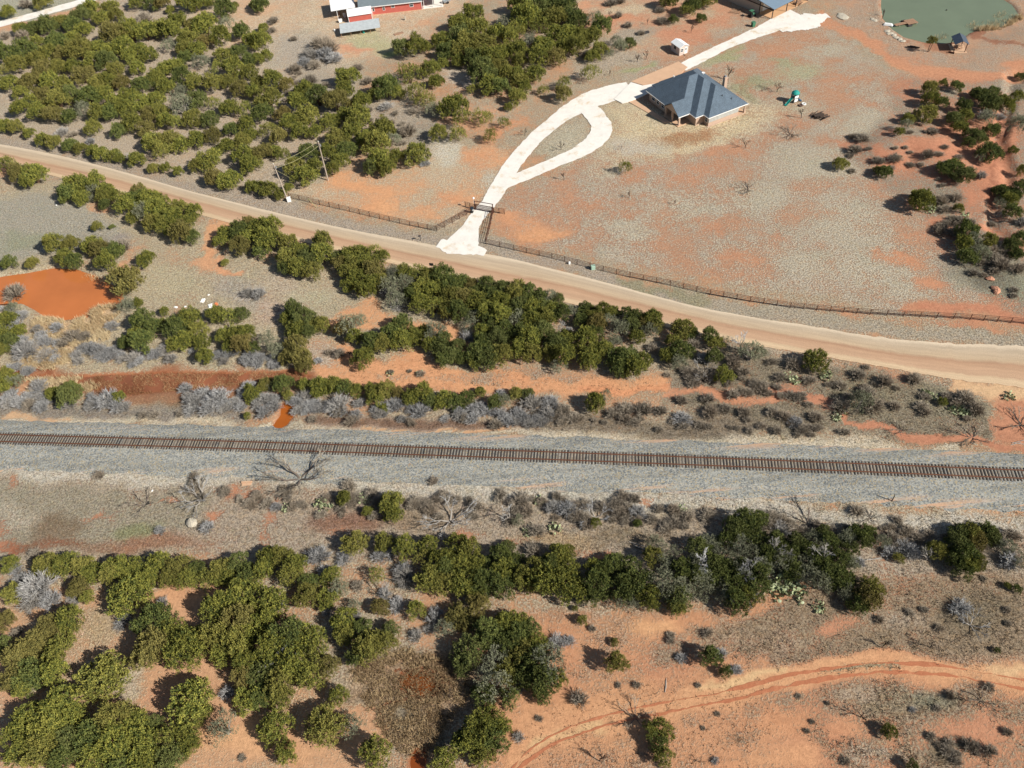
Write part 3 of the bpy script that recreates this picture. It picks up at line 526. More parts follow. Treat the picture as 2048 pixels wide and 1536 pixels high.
m_rail = simple('rail_steel', alb(128, 84, 62), .65, .2, .8, .3, False, .4)
m_tie, t, b = nt('tie_wood'); oi = t.nodes.new('ShaderNodeObjectInfo'); pv = pos(t, True)
cr = N(t, 'ShaderNodeValToRGB'); t.links.new(oi.outputs['Random'], cr.inputs[0]); e = cr.color_ramp.elements
e[0].color = (*alb(52, 49, 46), 1); e[1].color = (*alb(134, 124, 112), 1); q = e.new(.5); q.color = (*alb(86, 76, 68), 1); q = e.new(.8); q.color = (*alb(104, 92, 80), 1)
mp = N(t, 'ShaderNodeMapping'); t.links.new(pv, mp.inputs['Vector']); mp.inputs['Scale'].default_value = (14, 1.2, 10)
gw = noise(t, mp.outputs[0], 1.5, 5, .65); t.links.new(scalec(t, cr.outputs[0], mapr(t, gw, .3, .7, .6, 1.35)), b.inputs['Base Color']); b.inputs['Roughness'].default_value = .9
bump(t, b, gw, .03)
track = thing('railway_track', 'single railway track of rusty rails on dark wooden ties crossing the grey ballast', 'railway track', (0, float(rail_y(0.)), 0))
TO = np.array([0, float(rail_y(0.))])
rail_prof = [(-.07, 0), (.07, 0), (.07, .025), (.016, .045), (.016, .125), (.037, .135), (.037, .172), (-.037, .172), (-.037, .135), (-.016, .125), (-.016, .045), (-.07, .025)]
for s_ in (-.754, .754):
    Vr = []
    for (o_, z_) in rail_prof: q = RAIL + RN_ * (s_ + o_) - TO; Vr.append(np.stack([q[:, 0], q[:, 1], np.full(nb, .735 + z_)], 1))
    k_ = len(rail_prof); idx = np.arange(k_ * nb).reshape(k_, nb); nxt = np.roll(idx, -1, 0)
    Fq = np.stack([idx[:, :-1].ravel(), idx[:, 1:].ravel(), nxt[:, 1:].ravel(), nxt[:, :-1].ravel()], 1)
    link('rail', mk_mesh('rail', np.concatenate(Vr), Fq, [m_rail]), track)
mb = MB(); mb.box(-.115, .115, -1.295, 1.295, .56, .735, .015); tie_me = mb.mesh('tie', m_tie)
seg = np.concatenate([[0], np.cumsum(np.hypot(*(RAIL[1:] - RAIL[:-1]).T))]); st_ = np.arange(0, seg[-1], .497)
tx = np.interp(st_, seg, RAIL[:, 0]); ty = np.interp(st_, seg, RAIL[:, 1]); ta = np.arctan2(np.interp(st_, seg, RT_[:, 1]), np.interp(st_, seg, RT_[:, 0]))
tu, tv = proj(tx, ty, np.full(len(tx), .7)); vis = np.where((tu > -8) & (tu < 2056))[0]
rs = np.random.RandomState(3); keep = set(vis[np.argsort(-tu[vis])][:300].tolist()); rv = []; rf = []
tv0 = np.array([v.co[:] for v in tie_me.vertices]); tf0 = [tuple(p.vertices) for p in tie_me.polygons]
restV = []; restF = []
for i in range(len(st_)):
    a = ta[i] + rs.normal(0, .014); y_ = rs.normal(0, .035); sl = .85 + rs.rand() * .2
    if i in keep:
        o = link('tie', tie_me, track); o.location = (tx[i] - TO[0] - math.sin(a) * y_, ty[i] - TO[1] + math.cos(a) * y_, rs.normal(0, .006)); o.rotation_euler = (0, 0, a); o.scale = (sl, 1, 1)
    else:
        v = tv0 * np.array([sl, 1, 1]); ca, sa = math.cos(a), math.sin(a); b0 = len(restV) * len(tv0)
        restV.append(np.stack([v[:, 0] * ca - v[:, 1] * sa + tx[i] - TO[0] - sa * y_, v[:, 0] * sa + v[:, 1] * ca + ty[i] - TO[1] + ca * y_, v[:, 2] + rs.normal(0, .006)], 1)); restF += [tuple(j + b0 for j in f_) for f_ in tf0]
me = bpy.data.meshes.new('tie_row'); me.from_pydata(np.concatenate(restV).tolist(), [], restF); me.materials.append(m_tie); me.update()
link('tie_row', me, track, kind='stuff')
# ------------------------------------------------------------------ vegetation materials
def foliage(name, c_lo, c_hi, c_odd, rough=.75):
    m, t, b = nt(name); oi = t.nodes.new('ShaderNodeObjectInfo'); pv = pos(t, True); pw = pos(t)
    n1_ = noise(t, pv, 5.0, 3, .65); n2_ = noise(t, pw, .07, 3, .6)
    r = oi.outputs['Random']
    c = mixc(t, mapr(t, n1_, .38, .62), tuple(c_lo), tuple(c_hi))
    c = mixc(t, mathn(t, 'MULTIPLY', mapr(t, r, .55, 1.0, 0, .75, False), mapr(t, n1_, .36, .6, .4, 1.0)), c, tuple(c_odd))
    c = scalec(t, c, mathn(t, 'MULTIPLY', mapr(t, mathn(t, 'FRACT', mathn(t, 'MULTIPLY', r, 7.31)), 0, 1, .80, 1.15, False), mapr(t, n2_, .3, .7, .90, 1.10)))
    t.links.new(c, b.inputs['Base Color']); b.inputs['Roughness'].default_value = rough; b.inputs['Specular IOR Level'].default_value = .18
    return m
m_jun = foliage('juniper_foliage', (.076, .096, .024), (.285, .274, .054), (.24, .205, .056))
m_jund = foliage('juniper_foliage_dark', (.055, .078, .024), (.180, .196, .050), (.17, .18, .06))
m_junb = foliage('juniper_foliage_brown', (.125, .116, .036), (.235, .200, .058), (.20, .15, .05))
m_jung = foliage('grey_green_foliage', (.150, .155, .092), (.260, .262, .170), (.20, .21, .14))
m_bark = simple('bark', alb(118, 96, 78), .9, .25, 4, bumpd=.02)
m_twig = foliage('grey_twigs', alb(152, 150, 148), alb(204, 203, 200), alb(176, 166, 150), .85)
m_twigb = foliage('brown_twigs', alb(148, 138, 122), alb(200, 186, 166), alb(174, 156, 134), .85)
m_limb = simple('dark_limb', alb(74, 62, 54), .9, .25, 3)
m_limbm = simple('grey_brown_limb', alb(112, 100, 90), .9, .2, 3)
m_limbg = simple('pale_limb', alb(176, 168, 158), .85, .18, 3)
m_pear = simple('cactus_pad', alb(168, 176, 130), .6, .25, 5, spec=.35, stain=alb(196, 200, 180))

def unit(v): return v / (np.linalg.norm(v, axis=-1, keepdims=True) + 1e-9)
def blades(Pb, D, L, W, rs):
    """diamond leaf faces: base Pb, direction D, length L, width W"""
    n = len(Pb); S = unit(np.cross(D, rs.normal(size=(n, 3)))); L = L[:, None]; W = W[:, None]
    mid = Pb + D * L * .45
    V = np.stack([Pb, mid + S * W, Pb + D * L, mid - S * W], 1).reshape(-1, 3)
    return V, np.arange(n * 4).reshape(n, 4)
def strips(A, B, wa, wb, rs):
    n = len(A); D = unit(B - A); S = unit(np.cross(D, rs.normal(size=(n, 3))))
    V = np.stack([A - S * wa[:, None], A + S * wa[:, None], B + S * wb[:, None], B - S * wb[:, None]], 1).reshape(-1, 3)
    return V, np.arange(n * 4).reshape(n, 4)
def merge(parts):
    Vs, Fs, o = [], [], 0
    for V_, F_ in parts: Vs.append(V_); Fs.append(F_ + o); o += len(V_)
    return np.concatenate(Vs), np.concatenate(Fs)

def juniper_geo(seed, nl=11, sprays=46, per=9, open_=0., leaf=1.0):
    """crown of radius ~1, many feathery sprays standing on overlapping lobes"""
    rs = np.random.RandomState(seed); cen = []; rad = []
    for i in range(nl):
        if i < 2: cen.append((rs.normal(0, .12), rs.normal(0, .12), .62 + .2 * i)); rad.append(.40 - .1 * i); continue
        a = i * 2.399 + rs.rand() * .9; u = (i + .5) / nl; q = .20 + .66 * math.sqrt(u) + rs.normal(0, .05); z = .26 + .80 * (1 - q ** 1.7) * (.75 + .4 * rs.rand()) + (.12 if rs.rand() < .25 else 0)
        cen.append((q * math.cos(a), q * math.sin(a), max(z * (.85 + .3 * rs.rand()), .2))); rad.append(.14 + rs.rand() * .15)
    cen = np.array(cen); rad = np.array(rad); Pb, Dd = [], []
    for ci_, (c_, r_) in enumerate(zip(cen, rad)):
        if ci_ > 4 and rs.rand() < .13: continue
        k = int(sprays * (r_ / .30) ** 1.7); d = unit(rs.normal(size=(k * 2, 3)) + np.array([0, 0, .25])); d = d[d[:, 2] > -.55][:k]
        p = c_ + d * r_ * (.72 + rs.rand(len(d), 1) * .30)
        inside = (np.linalg.norm(p[:, None] - cen[None], axis=2) < rad[None] * .74).any(1)
        p, d = p[~inside], d[~inside]
        if open_: keep = rs.rand(len(p)) > open_; p, d = p[keep], d[keep]
        p[:, 2] = np.maximum(p[:, 2], .05); Pb.append(p); Dd.append(d)
    Pb = np.concatenate(Pb); Dd = np.concatenate(Dd); n = len(Pb)
    ax = unit(Dd * .60 + np.array([0, 0, .75]) + rs.normal(0, .24, (n, 3)))
    # every spray: a small plume of leaf faces
    B = np.repeat(Pb, per, 0); A = np.repeat(ax, per, 0); m = len(B)
    h = rs.rand(m, 1) * .25 - .05
    B = B + A * h + rs.normal(0, .034, (m, 3)) * (1.15 - h * 3); D = unit(A * 1.0 + rs.normal(0, .48, (m, 3)))
    V, F_ = blades(B, D, (.080 + rs.rand(m) * .070) * leaf, (.022 + rs.rand(m) * .017) * leaf, rs)
    return V, F_, cen, rad
def trunk_geo(seed, cen, rad, thick=.05):
    rs = random.Random(seed); mb = MB()
    for c_ in list(cen)[:8]:
        b_ = (rs.uniform(-.05, .05), rs.uniform(-.05, .05), -.12)
        mb.tube([b_, (c_[0] * .35, c_[1] * .35, c_[2] * .45), tuple(c_)], [thick, thick * .7, thick * .2], 5)
    return mb
def twig_geo(seed, n=420, spread=1.0, up=.75, h=.95, wid=.011):
    """leafless bush of radius ~1: long strands fanning out from the root, each with fine side twigs"""
    rs = np.random.RandomState(seed); ns = 150; nc = 5
    ca = rs.rand(nc) * 6.283; cq = rs.rand(nc) * .42; cx = np.stack([cq * np.cos(ca), cq * np.sin(ca)], 1); ci = rs.randint(0, nc, ns)
    a = rs.rand(ns) * 6.283; q = np.sqrt(rs.rand(ns)) * spread * .72; tip = np.stack([cx[ci, 0] + q * np.cos(a), cx[ci, 1] + q * np.sin(a), h * (1 - .55 * (q / .72) ** 2) * (.6 + .5 * rs.rand(ns))], 1)
    base = np.stack([cx[ci, 0] * .8 + rs.normal(0, .05, ns), cx[ci, 1] * .8 + rs.normal(0, .05, ns), np.full(ns, -.05)], 1); mid = base * .45 + tip * .55 + np.array([0, 0, .09]) + rs.normal(0, .03, (ns, 3))
    st = merge([strips(base, mid, np.full(ns, wid * 1.5), np.full(ns, wid * 1.2), rs), strips(mid, tip, np.full(ns, wid * 1.2), np.full(ns, wid * .6), rs)])
    i = rs.randint(0, ns, n); t_ = .25 + .75 * rs.rand(n, 1) ** .7; p = np.where(t_ < .5, base[i] + (mid[i] - base[i]) * t_ * 2, mid[i] + (tip[i] - mid[i]) * (t_ * 2 - 1))
    d = unit(unit(tip[i] - base[i]) + rs.normal(0, .34, (n, 3))); L = .16 + rs.rand(n, 1) * .24
    e = p + d * L; e[:, 2] = np.maximum(e[:, 2], .02); tw = strips(p, e, np.full(n, wid), np.full(n, wid * .5), rs)
    return st, tw
def bare_geo(seed, depth=5, spread=.62, lean=(0, 0), low=False):
    """leafless tree, about 1 high: trunk mesh and twig mesh"""
    rs = random.Random(seed); mb = MB(); tw = MB()
    def grow(p, d, L, r, k):
        q = p + d * L; m = p + d * L * .5 + Vector((rs.uniform(-1, 1), rs.uniform(-1, 1), rs.uniform(-1, 1))) * L * .12
        (mb if k >= depth - 2 else tw).tube([p, m, q], [r, r * .85, r * .66], 5 if k >= depth - 2 else 3, cap=False)
        if k == 0: return
        for j in range(2 if k < depth else 3):
            nd = (d + Vector((rs.uniform(-1, 1), rs.uniform(-1, 1), rs.uniform(-.35, .6))) * spread).normalized()
            if nd.z < -.05: nd.z = .05; nd.normalize()
            grow(q if j != 1 else m.lerp(q, .5), nd, L * rs.uniform(.66, .9), max(r * .60, .005), k - 1)
        if k in (1, 2, 3):
            for j in range(3):
                e = m.lerp(q, rs.random()); nd = (d + Vector((rs.uniform(-1, 1), rs.uniform(-1, 1), rs.uniform(-.4, .8))) * 1.1).normalized(); tw.tube([e, e + nd * L * rs.uniform(.4, .8)], [.005, .003], 3, cap=False)
    if low:
        n0 = 5
        for j in range(n0):
            a = j * 6.283 / n0 + rs.uniform(-.5, .5); grow(Vector((0, 0, -.03)), Vector((math.cos(a), math.sin(a), rs.uniform(.3, .9))).normalized(), .30, .026, depth - 1)
    else: grow(Vector((0, 0, -.05)), Vector((lean[0], lean[1], 1)).normalized(), .24, .026, depth)
    return mb, tw

# variants: (crown mesh, trunk mesh)
JV = []
for k in range(9):
    V_, F_, cen, rad = juniper_geo(100 + k, 24 + k % 6, 52, 16, 0, .70)
    JV.append((V_, F_, mk_mesh('crown', V_, F_, [m_jun]), trunk_geo(k, cen, rad).mesh('trunk', m_bark)))
def recol(me, mat): c_ = me.copy(); c_.materials.clear(); c_.materials.append(mat); return c_
JVM = {'n': [(v[2], v[3]) for v in JV], 'd': [(recol(v[2], m_jund), v[3]) for v in JV], 'b': [(recol(v[2], m_junb), v[3]) for v in JV]}
JVM['g'] = []; JVM['s'] = []
for k in range(4):
    V_, F_, cen, rad = juniper_geo(200 + k, 20, 44, 11, .30, .66); tr = trunk_geo(k + 30, cen, rad, .04).mesh('trunk', m_limbg)
    JVM['g'].append((mk_mesh('crown', V_, F_, [m_jung]), tr)); JVM['s'].append((mk_mesh('crown', V_, F_, [m_jun]), trunk_geo(k + 30, cen, rad, .045).mesh('trunk', m_bark)))
SH = []
for k in range(6): st, tw = twig_geo(300 + k, 1500, 1.0, .75, .95 if k % 2 else .75, .0115); SH.append((st, tw))
SHM = {'g': [(mk_mesh('stems', *s_[0], [m_limbg]), mk_mesh('twigs', *s_[1], [m_twig])) for s_ in SH], 'b': [(mk_mesh('stems', *s_[0], [m_limb]), mk_mesh('twigs', *s_[1], [m_twigb])) for s_ in SH]}
BT = {'d': [], 'p': [], 'l': [], 'w': []}
for k in range(4):
    a, c2 = bare_geo(400 + k, 5, .62); BT['d'].append((a.mesh('limbs', m_limb), c2.mesh('twigs', m_limb)))
    a, c2 = bare_geo(420 + k, 5, .75); BT['p'].append((a.mesh('limbs', m_limbg), c2.mesh('twigs', m_twig)))
    a, c2 = bare_geo(440 + k, 5, .55, low=True); BT['l'].append((a.mesh('limbs', m_limbm), c2.mesh('twigs', m_twigb)))
    a, c2 = bare_geo(460 + k, 5, .55, low=True); BT['w'].append((a.mesh('limbs', m_limbg), c2.mesh('twigs', m_twig)))
def pear_geo(seed):
    rs = random.Random(seed); mb = MB()
    for i in range(34):
        q = math.sqrt(rs.random()) * .9; a = rs.random() * 6.283; z = rs.uniform(.05, .38); c_ = Vector((q * math.cos(a), q * math.sin(a), z)); n_ = Vector((rs.uniform(-1, 1), rs.uniform(-1, 1), rs.uniform(-.2, .9))).normalized()
        u = n_.orthogonal().normalized(); w = n_.cross(u); r_ = rs.uniform(.11, .17)
        ring = [c_ + (u * math.cos(t_) * r_ + w * math.sin(t_) * r_ * 1.25) for t_ in np.linspace(0, 2 * math.pi, 8, endpoint=False)]
        for s_ in (1, -1): 
            ap = c_ + n_ * .028 * s_
            for j in range(8): mb.face([ring[j], ring[(j + 1) % 8], ap] if s_ > 0 else [ring[(j + 1) % 8], ring[j], ap])
    return mb.mesh('pads', m_pear)
PEAR = [pear_geo(500 + k) for k in range(3)]

# ------------------------------------------------------------------ where the plants stand: read tile by tile off the photograph (x, y, radius at 3.84 px per photo px)
TILES = {'A': (0, 0), 'B': (512, 0), 'C': (1024, 0), 'D': (1536, 0), 'E': (0, 380), 'F': (512, 380), 'G': (1024, 380), 'H': (1536, 380), 'I': (0, 760), 'J': (512, 760), 'K': (1024, 760), 'L': (1536, 760), 'M': (0, 1136), 'N': (512, 1136), 'O': (1024, 1136), 'P': (1536, 1136)}
JUN = {
'A': "330,20,60 70,110,45 620,130,70 700,80,60 780,140,60 850,60,60 900,130,45 560,200,65 470,180,60 380,220,65 300,210,65 230,230,55 160,230,50 640,230,60 1060,20,60 1180,30,60 1250,40,50 1440,30,70 1540,40,55 1640,20,50 1720,90,75 1790,60,40 1310,80,30 1950,40,30 880,280,95b 1010,260,80 1120,250,80 1230,230,70 1370,190,65 1580,200,85 1750,210,55g 1480,220,60 1330,260,70 1450,300,70 1860,260,55d 1930,320,60 1700,300,70 1580,330,60 290,340,50 190,400,80 50,430,70 450,340,80 560,310,60 380,420,60 480,430,60 620,400,80 740,380,70 860,400,70 960,370,70 1060,390,60 1140,430,65 280,470,60 130,510,70 40,560,60 340,560,70 450,530,60 560,520,60 640,580,80b 730,480,70 830,490,70 900,560,60 1030,480,60 1060,540,50 1000,430,55 1300,350,60g 1420,380,55 1530,400,60 1550,480,60g 1430,450,50 1330,520,70 1250,570,55 1720,440,70 1840,420,60d 1930,460,60 1790,540,80 1920,560,60 1680,540,60 80,650,60 250,640,70b 160,720,50 400,650,70 500,680,60 940,650,55b 830,640,60 760,670,60 1100,660,70 1190,620,60 1280,690,60 1390,600,70 1500,640,75 1400,700,50g 1650,650,75 1850,690,70b 1950,720,50 1760,640,50 330,740,70 450,770,80 240,800,60 560,740,60 690,760,80 800,740,60 880,790,60 1000,760,70 1100,800,70 1200,780,60 960,850,60 850,880,60 170,850,60 300,880,70 420,890,70 540,900,60 640,870,60g 760,890,60 1150,900,60 1240,870,60 1400,830,80g 1530,790,70 1640,800,60 1760,840,60 1880,850,60 1490,920,70 1620,930,60 40,970,60 130,990,60 230,1030,50 720,1000,55 920,1020,55 1020,960,70 1130,1000,60 1350,960,60 1280,950,60 1180,1090,80 1300,1090,80 1260,1170,70 1400,1120,60 1520,1090,60 1640,1060,60 1780,1000,60 1900,980,60 1740,1130,60 1870,1100,55 1930,1050,50 330,1080,55 420,1110,60 540,1120,60 620,1150,50 720,1170,55 780,1200,60 880,1200,60 930,1230,40 1055,1245,62 1180,1300,45 1275,1300,42 1380,1330,45 1510,1290,55 1610,1230,85 1650,1380,70 1760,1390,90 1880,1210,70 1930,1290,70 1940,1440,55 50,1280,80 150,1350,70 270,1350,110 230,1420,60 600,1430,100 720,1430,90 820,1480,70 1080,1500,70 1180,1520,50",
'B': "40,50,60 40,330,70 60,220,35 80,440,40 20,470,40 1120,380,70 1240,390,75 1310,370,40 1660,110,80 1560,190,70 1700,230,100 1580,280,90 1430,310,70 1480,400,80 1600,380,90 1720,360,90 1850,280,70 1920,170,60g 1940,300,60 1560,480,50 1680,480,70 1790,450,90 1900,420,60 1740,570,90 1850,520,80 1930,580,50 1800,660,80 1890,680,70 1440,500,40 700,595,90 1180,580,85s 1340,540,65 1385,635,50 1665,690,42s 1000,690,85 910,730,50 1090,730,45 815,790,60 1240,720,80s 1300,780,70s 1360,850,60g 1520,830,95 1590,920,70s 1745,910,70s 1905,955,48s 1400,1030,65 1550,1050,60s 1800,1060,50s 975,1010,85 1940,830,30 130,630,70 240,660,50 20,640,50 100,760,90 380,710,60 480,760,80 620,800,85 680,710,60 330,800,70 210,880,60 60,880,70 260,950,65 400,900,80 560,940,70 680,900,60 790,930,90 100,1010,70 340,1030,60 180,1070,60b 460,1020,50 620,1070,80 740,1040,70 850,1080,60 700,1150,70 930,1120,90 1060,1080,50g 1230,1190,90 60,1180,70b 140,1170,50 210,1200,50 20,1250,50 400,1190,70 560,1180,60 650,1240,60 300,1300,70 380,1350,80 450,1300,60 600,1310,50 960,1250,80 900,1290,60 1010,1310,60 1080,1220,50 110,1470,70 40,1450,60 190,1500,50 250,1450,40",
'C': "30,230,70 110,150,90 60,60,70 200,80,80d 300,60,80d 400,60,80 330,150,80 450,130,80 230,200,80 520,170,60 640,160,65g 700,230,75d 620,290,60 540,310,60 440,280,80 340,300,80 240,370,80 130,330,60g 40,400,70 200,450,70 400,370,60 500,370,70 180,570,70 60,480,50 40,580,60 60,640,60 40,760,60 90,700,50 340,450,70 680,400,60 740,420,45g 620,440,50 830,380,55g 900,340,50 800,320,40g 610,570,70s 400,650,52s 390,740,58 240,700,40s 1200,15,70 1380,60,70d 1340,100,55 1520,20,60 1450,150,45 1240,155,40d 1420,20,50 870,1300,52s",
'D': "1340,650,38 1450,670,50d 1240,700,60 1250,780,70 1330,800,55d 1220,880,80 1080,920,50 1060,980,55g 1010,1020,40 1640,740,65d 1720,720,60d 1700,800,80d 1800,790,60 1840,840,50 1600,720,50d 1910,750,48 1500,830,60d 1510,900,60 1430,930,60d 1470,1000,60 1560,1040,60d 1620,1070,60 1540,1100,50d 1680,910,70g 1720,1010,60d 1900,980,75g 1940,930,50g 1700,1180,90d 1640,1220,50g 1880,1160,40 1420,1290,75d 1350,1300,60d 1500,1360,80d 1550,1320,50g 1940,1320,45 555,1265,58 895,1330,60 840,1310,35b 1160,1515,70 1940,1450,70d 1800,1480,70d 1880,1500,60d 1940,590,40d",
'E': "530,40,75 640,70,70 720,40,70g 800,60,60 880,50,50 810,120,50 500,85,35 980,130,85 1060,80,80 1150,100,80 1110,190,70g 1040,210,60 1230,90,70 1220,170,80 1180,270,70 1260,290,70 1370,160,70 1340,240,80 1500,190,62 1440,260,65 1400,340,80b 1470,370,60 1320,330,50 750,290,40 860,285,22 430,430,75 550,430,60 510,530,70 580,570,60 720,430,75 770,470,70b 880,480,70 820,580,72 1130,540,68 75,570,55 255,570,45 985,710,130 980,900,60g 1060,880,38 1265,940,34 1690,400,55 1740,340,60 1850,320,75 1930,280,60 1850,440,75b 1900,380,70 1730,560,30 1100,1020,80 1180,1060,70 1050,1120,60 1100,1180,80 970,1180,50 1250,1020,30 1360,1080,80 1460,1000,80 1520,1080,70 1420,1170,80 1340,1190,60 1660,970,70 1760,990,70 1850,960,60 1730,1120,60 1820,1120,75 1900,1100,60 1870,1200,80 1760,1210,50 1560,1180,60 1580,1290,60 1940,1220,50 100,920,50g 60,1000,70 40,1130,60 150,1090,50 80,1180,60 20,1230,50 60,1450,70 130,1480,60g 540,1520,50",
'F': "30,310,80 120,300,75 80,400,90 170,400,60 40,480,60 250,420,70 250,530,80 340,480,70 420,530,80 230,600,60d 330,610,70 430,640,70 520,420,70 510,510,80 640,520,60d 640,580,60 720,520,70 800,500,70 740,620,80 830,580,80 910,500,60 960,520,60 900,650,80b 720,730,60 780,700,70 840,780,70 900,740,70 960,720,60 1060,650,60g 1050,760,80g 1140,640,70 1080,850,80g 1150,740,70g 1210,820,60 1240,650,70 1330,680,70 1280,770,80 1260,890,70 1380,780,80 1430,680,80 1370,900,80 1480,750,80d 1560,720,70d 1600,840,80b 1500,850,80 1480,950,70 1560,960,80d 1650,740,60 1680,800,60d 1700,880,80 1770,740,70d 1800,840,80d 1900,780,70d 1880,880,80 1780,940,80 1680,980,70g 1640,1050,60g 1880,990,80 1800,1040,70d 1740,1100,60 1900,1090,80 1850,1180,80d 1750,1190,70d 1700,1270,80d 1780,1300,90d 1880,1280,80 1680,1340,50 300,940,80d 250,1000,60 380,1000,85 310,1070,80 450,1040,60 510,1050,60 400,1110,60d 730,1060,95g 670,1080,60 800,1020,60g 760,1140,60 1130,1040,70d 1040,1130,80d 1120,1180,80 980,1190,70 900,1180,70 1220,1130,70 1290,1100,60 1380,1110,80g 1440,1150,60 1340,1200,60 1420,1220,70d 1500,1280,70 1440,1310,60d 1550,1220,60d 860,1250,50 820,1310,75 1580,1300,50d 100,1170,70g 160,1250,60g 310,1200,80b 340,1300,100b 380,1370,60b 240,1290,60b 90,1490,45 220,1490,55 60,1520,40",
'G': "40,800,80 120,800,70d 210,830,70 290,830,70g 350,850,50d 60,900,80 170,920,80 250,900,70d 320,930,60 50,1000,80g 150,1020,80 260,1010,70 380,960,70d 440,950,60g 50,1120,80 130,1170,90 230,1100,80d 60,1250,70 150,1270,70 340,1200,80d 420,1160,80 310,1260,70 400,1290,80 470,1250,50 360,1360,60g 560,920,55d 530,1010,60d 620,960,60 700,940,60 770,940,50 650,1040,70b 740,1020,60g 640,1110,60 560,1160,80 600,1260,80 590,1330,70 700,1240,70 780,1180,60g 840,1080,70g 880,960,55d 960,980,55 920,1060,60d 1010,1030,60 1080,1000,65 1120,1060,55 1060,1090,60g 960,1140,60 800,1290,80d 880,1310,90d 830,1380,70 950,1380,80 1000,1320,70 1310,1080,80 1380,1100,50d 1240,1180,60 1300,1240,80d 1200,1270,60 1280,1340,60g 1520,1130,60d 1560,1180,60 1550,1290,60d 1630,1440,70 1640,1160,40g 1830,1260,95g 1900,1270,60g",
'H': "1180,110,88 370,1320,88 1460,150,40 1850,80,70 1780,110,60g 1880,180,60 1520,330,80 1560,400,70g 1700,400,55 1500,420,60 1620,490,70g 1540,520,70d 1870,430,60d 1940,380,60d 1900,500,50d",
'I': "60,40,60 150,30,50 410,110,50 540,130,85 920,140,45 1910,60,35 1940,120,60 1900,280,30 90,1420,70 370,1430,95 520,1430,95 650,1450,90 900,1460,95 1050,1450,95 1230,1420,90 1380,1440,95 1520,1460,80 1700,1470,95 1830,1420,100 1900,1500,90",
'J': "60,40,40 120,60,40g 210,40,70 240,130,40 370,50,50 490,60,70 590,50,70 680,70,70 760,90,60 480,100,50 900,90,60 920,150,60 1000,90,70 1100,110,50b 990,220,40 1190,140,60 1280,110,70 1340,160,60 1400,190,50 1450,150,70 1540,170,70 1620,150,60 1720,100,40 1840,180,60 1900,170,60g 680,915,58 1040,960,105 1060,1040,70 860,1010,45 760,1260,90 990,1260,80 1150,1300,90 1330,1280,85 1290,1380,90 1420,1400,100 1550,1270,100 1640,1310,100 1560,1400,100 100,1380,100 200,1370,90 60,1470,90 300,1430,90 1780,1420,70d 1880,1360,100d 1900,1470,110 1940,1290,60d 1700,1420,80 1450,1480,90 1330,1490,80",
'K': "30,110,50 120,110,45d 640,190,85 720,130,50g 640,1100,42 965,1105,35d 50,1090,50g 1790,1090,110d 1720,1150,90d 1900,1070,70d 1840,1190,90d 1100,1280,80g 1080,1370,80 1180,1420,80g 1420,1290,80d 1240,1330,70g 1300,1460,90d 780,1420,95d 700,1480,80d 900,1450,90d 620,1440,70 350,1360,90 430,1330,60 280,1440,100 180,1480,90 30,1400,70d 420,1450,100 1500,1350,80d 1560,1450,90d 1700,1420,80g 1900,1450,90g 1400,1420,80g 1600,1330,90g 1650,1250,80d 1750,1300,90g 1850,1330,80g 1500,1250,70g 1640,1450,80d 1780,1450,80d 1950,1350,80d",
'L': "1340,170,38 700,1190,80d 780,1170,50d 740,1250,70d 220,1260,80d 170,1310,80d 420,1180,60 540,1390,90d 180,1430,70d 620,1300,70d 1290,1320,80 1480,1200,90d 1540,1180,80 1450,1280,95d 1590,1240,80 1500,1340,95d 1430,1380,80d 1530,1430,80 1600,1400,70 1680,1160,70d 1720,1210,70d 1000,1370,45 1840,1290,80g 1930,1400,70g 700,180,100g 300,1400,80g 400,1300,80g 60,1250,80d 100,1400,90g 350,1230,80g 460,1250,80d 400,1400,90d 300,1320,80d 80,1350,80d 600,1230,70g 650,1420,60g 880,1250,60g",
'M': "800,840,195 1000,230,170 1210,420,140 1180,640,170b 1420,650,180 1340,500,120 1530,560,110 560,410,120 400,470,110 300,590,130b 460,650,130 160,680,140b 250,820,150 430,820,120 130,850,120 200,920,90 40,420,90b 30,600,80 100,200,90 620,160,80b 670,230,60 1850,230,150 1680,330,140 1860,420,140 1680,520,140 1820,600,140 1940,520,110 1730,650,110 1900,740,110 1880,850,100 1920,1010,120 1490,1040,170 1560,1140,80 1740,1240,130g 480,1060,160 230,1190,150 180,1350,150 380,1250,150 560,1180,130 330,1420,150 540,1350,150 500,1490,120 720,1300,150 900,1170,150 1060,1200,120 740,1460,140 920,1350,150 940,1490,120 1100,1360,150 1180,1210,80d 1130,1490,110 1280,1330,130 1420,1300,110 1320,1460,120 1460,1380,80 720,50,90 860,50,90 1000,60,80 1150,80,90 1300,90,80 1450,90,100 1620,80,100 1760,80,80",
'N': "100,270,150 60,430,120 250,520,150d 130,640,140 420,560,130 480,650,120 60,820,130d 300,750,130 180,900,140 420,850,110 60,1000,110d 200,1000,100 540,760,90 400,230,110 560,240,90 640,170,80g 680,420,110 760,300,60g 690,520,90 830,480,80d 960,310,70b 870,620,130 980,590,100 800,680,90d 1040,480,70 1230,330,75 1550,370,100b 1640,430,80b 1460,470,90g 1700,300,90b 1640,650,140 1600,780,70d 1790,520,130d 1900,450,110 1850,700,130g 1940,600,100d 1830,900,150g 1920,800,110 1750,980,100 1940,1000,90d 1800,1180,110 1700,1260,140 1830,1320,130 1650,1370,120 1760,1430,100 1590,1320,80d 1440,1480,110 1900,1230,70 160,1230,130 540,1220,160 740,1220,110g 640,990,80 920,1440,140 240,1430,90 270,60,90 400,120,80d 580,70,80 930,60,70 1330,90,110 1460,130,110 1600,110,130 1750,130,110 1890,150,110 1700,210,80",
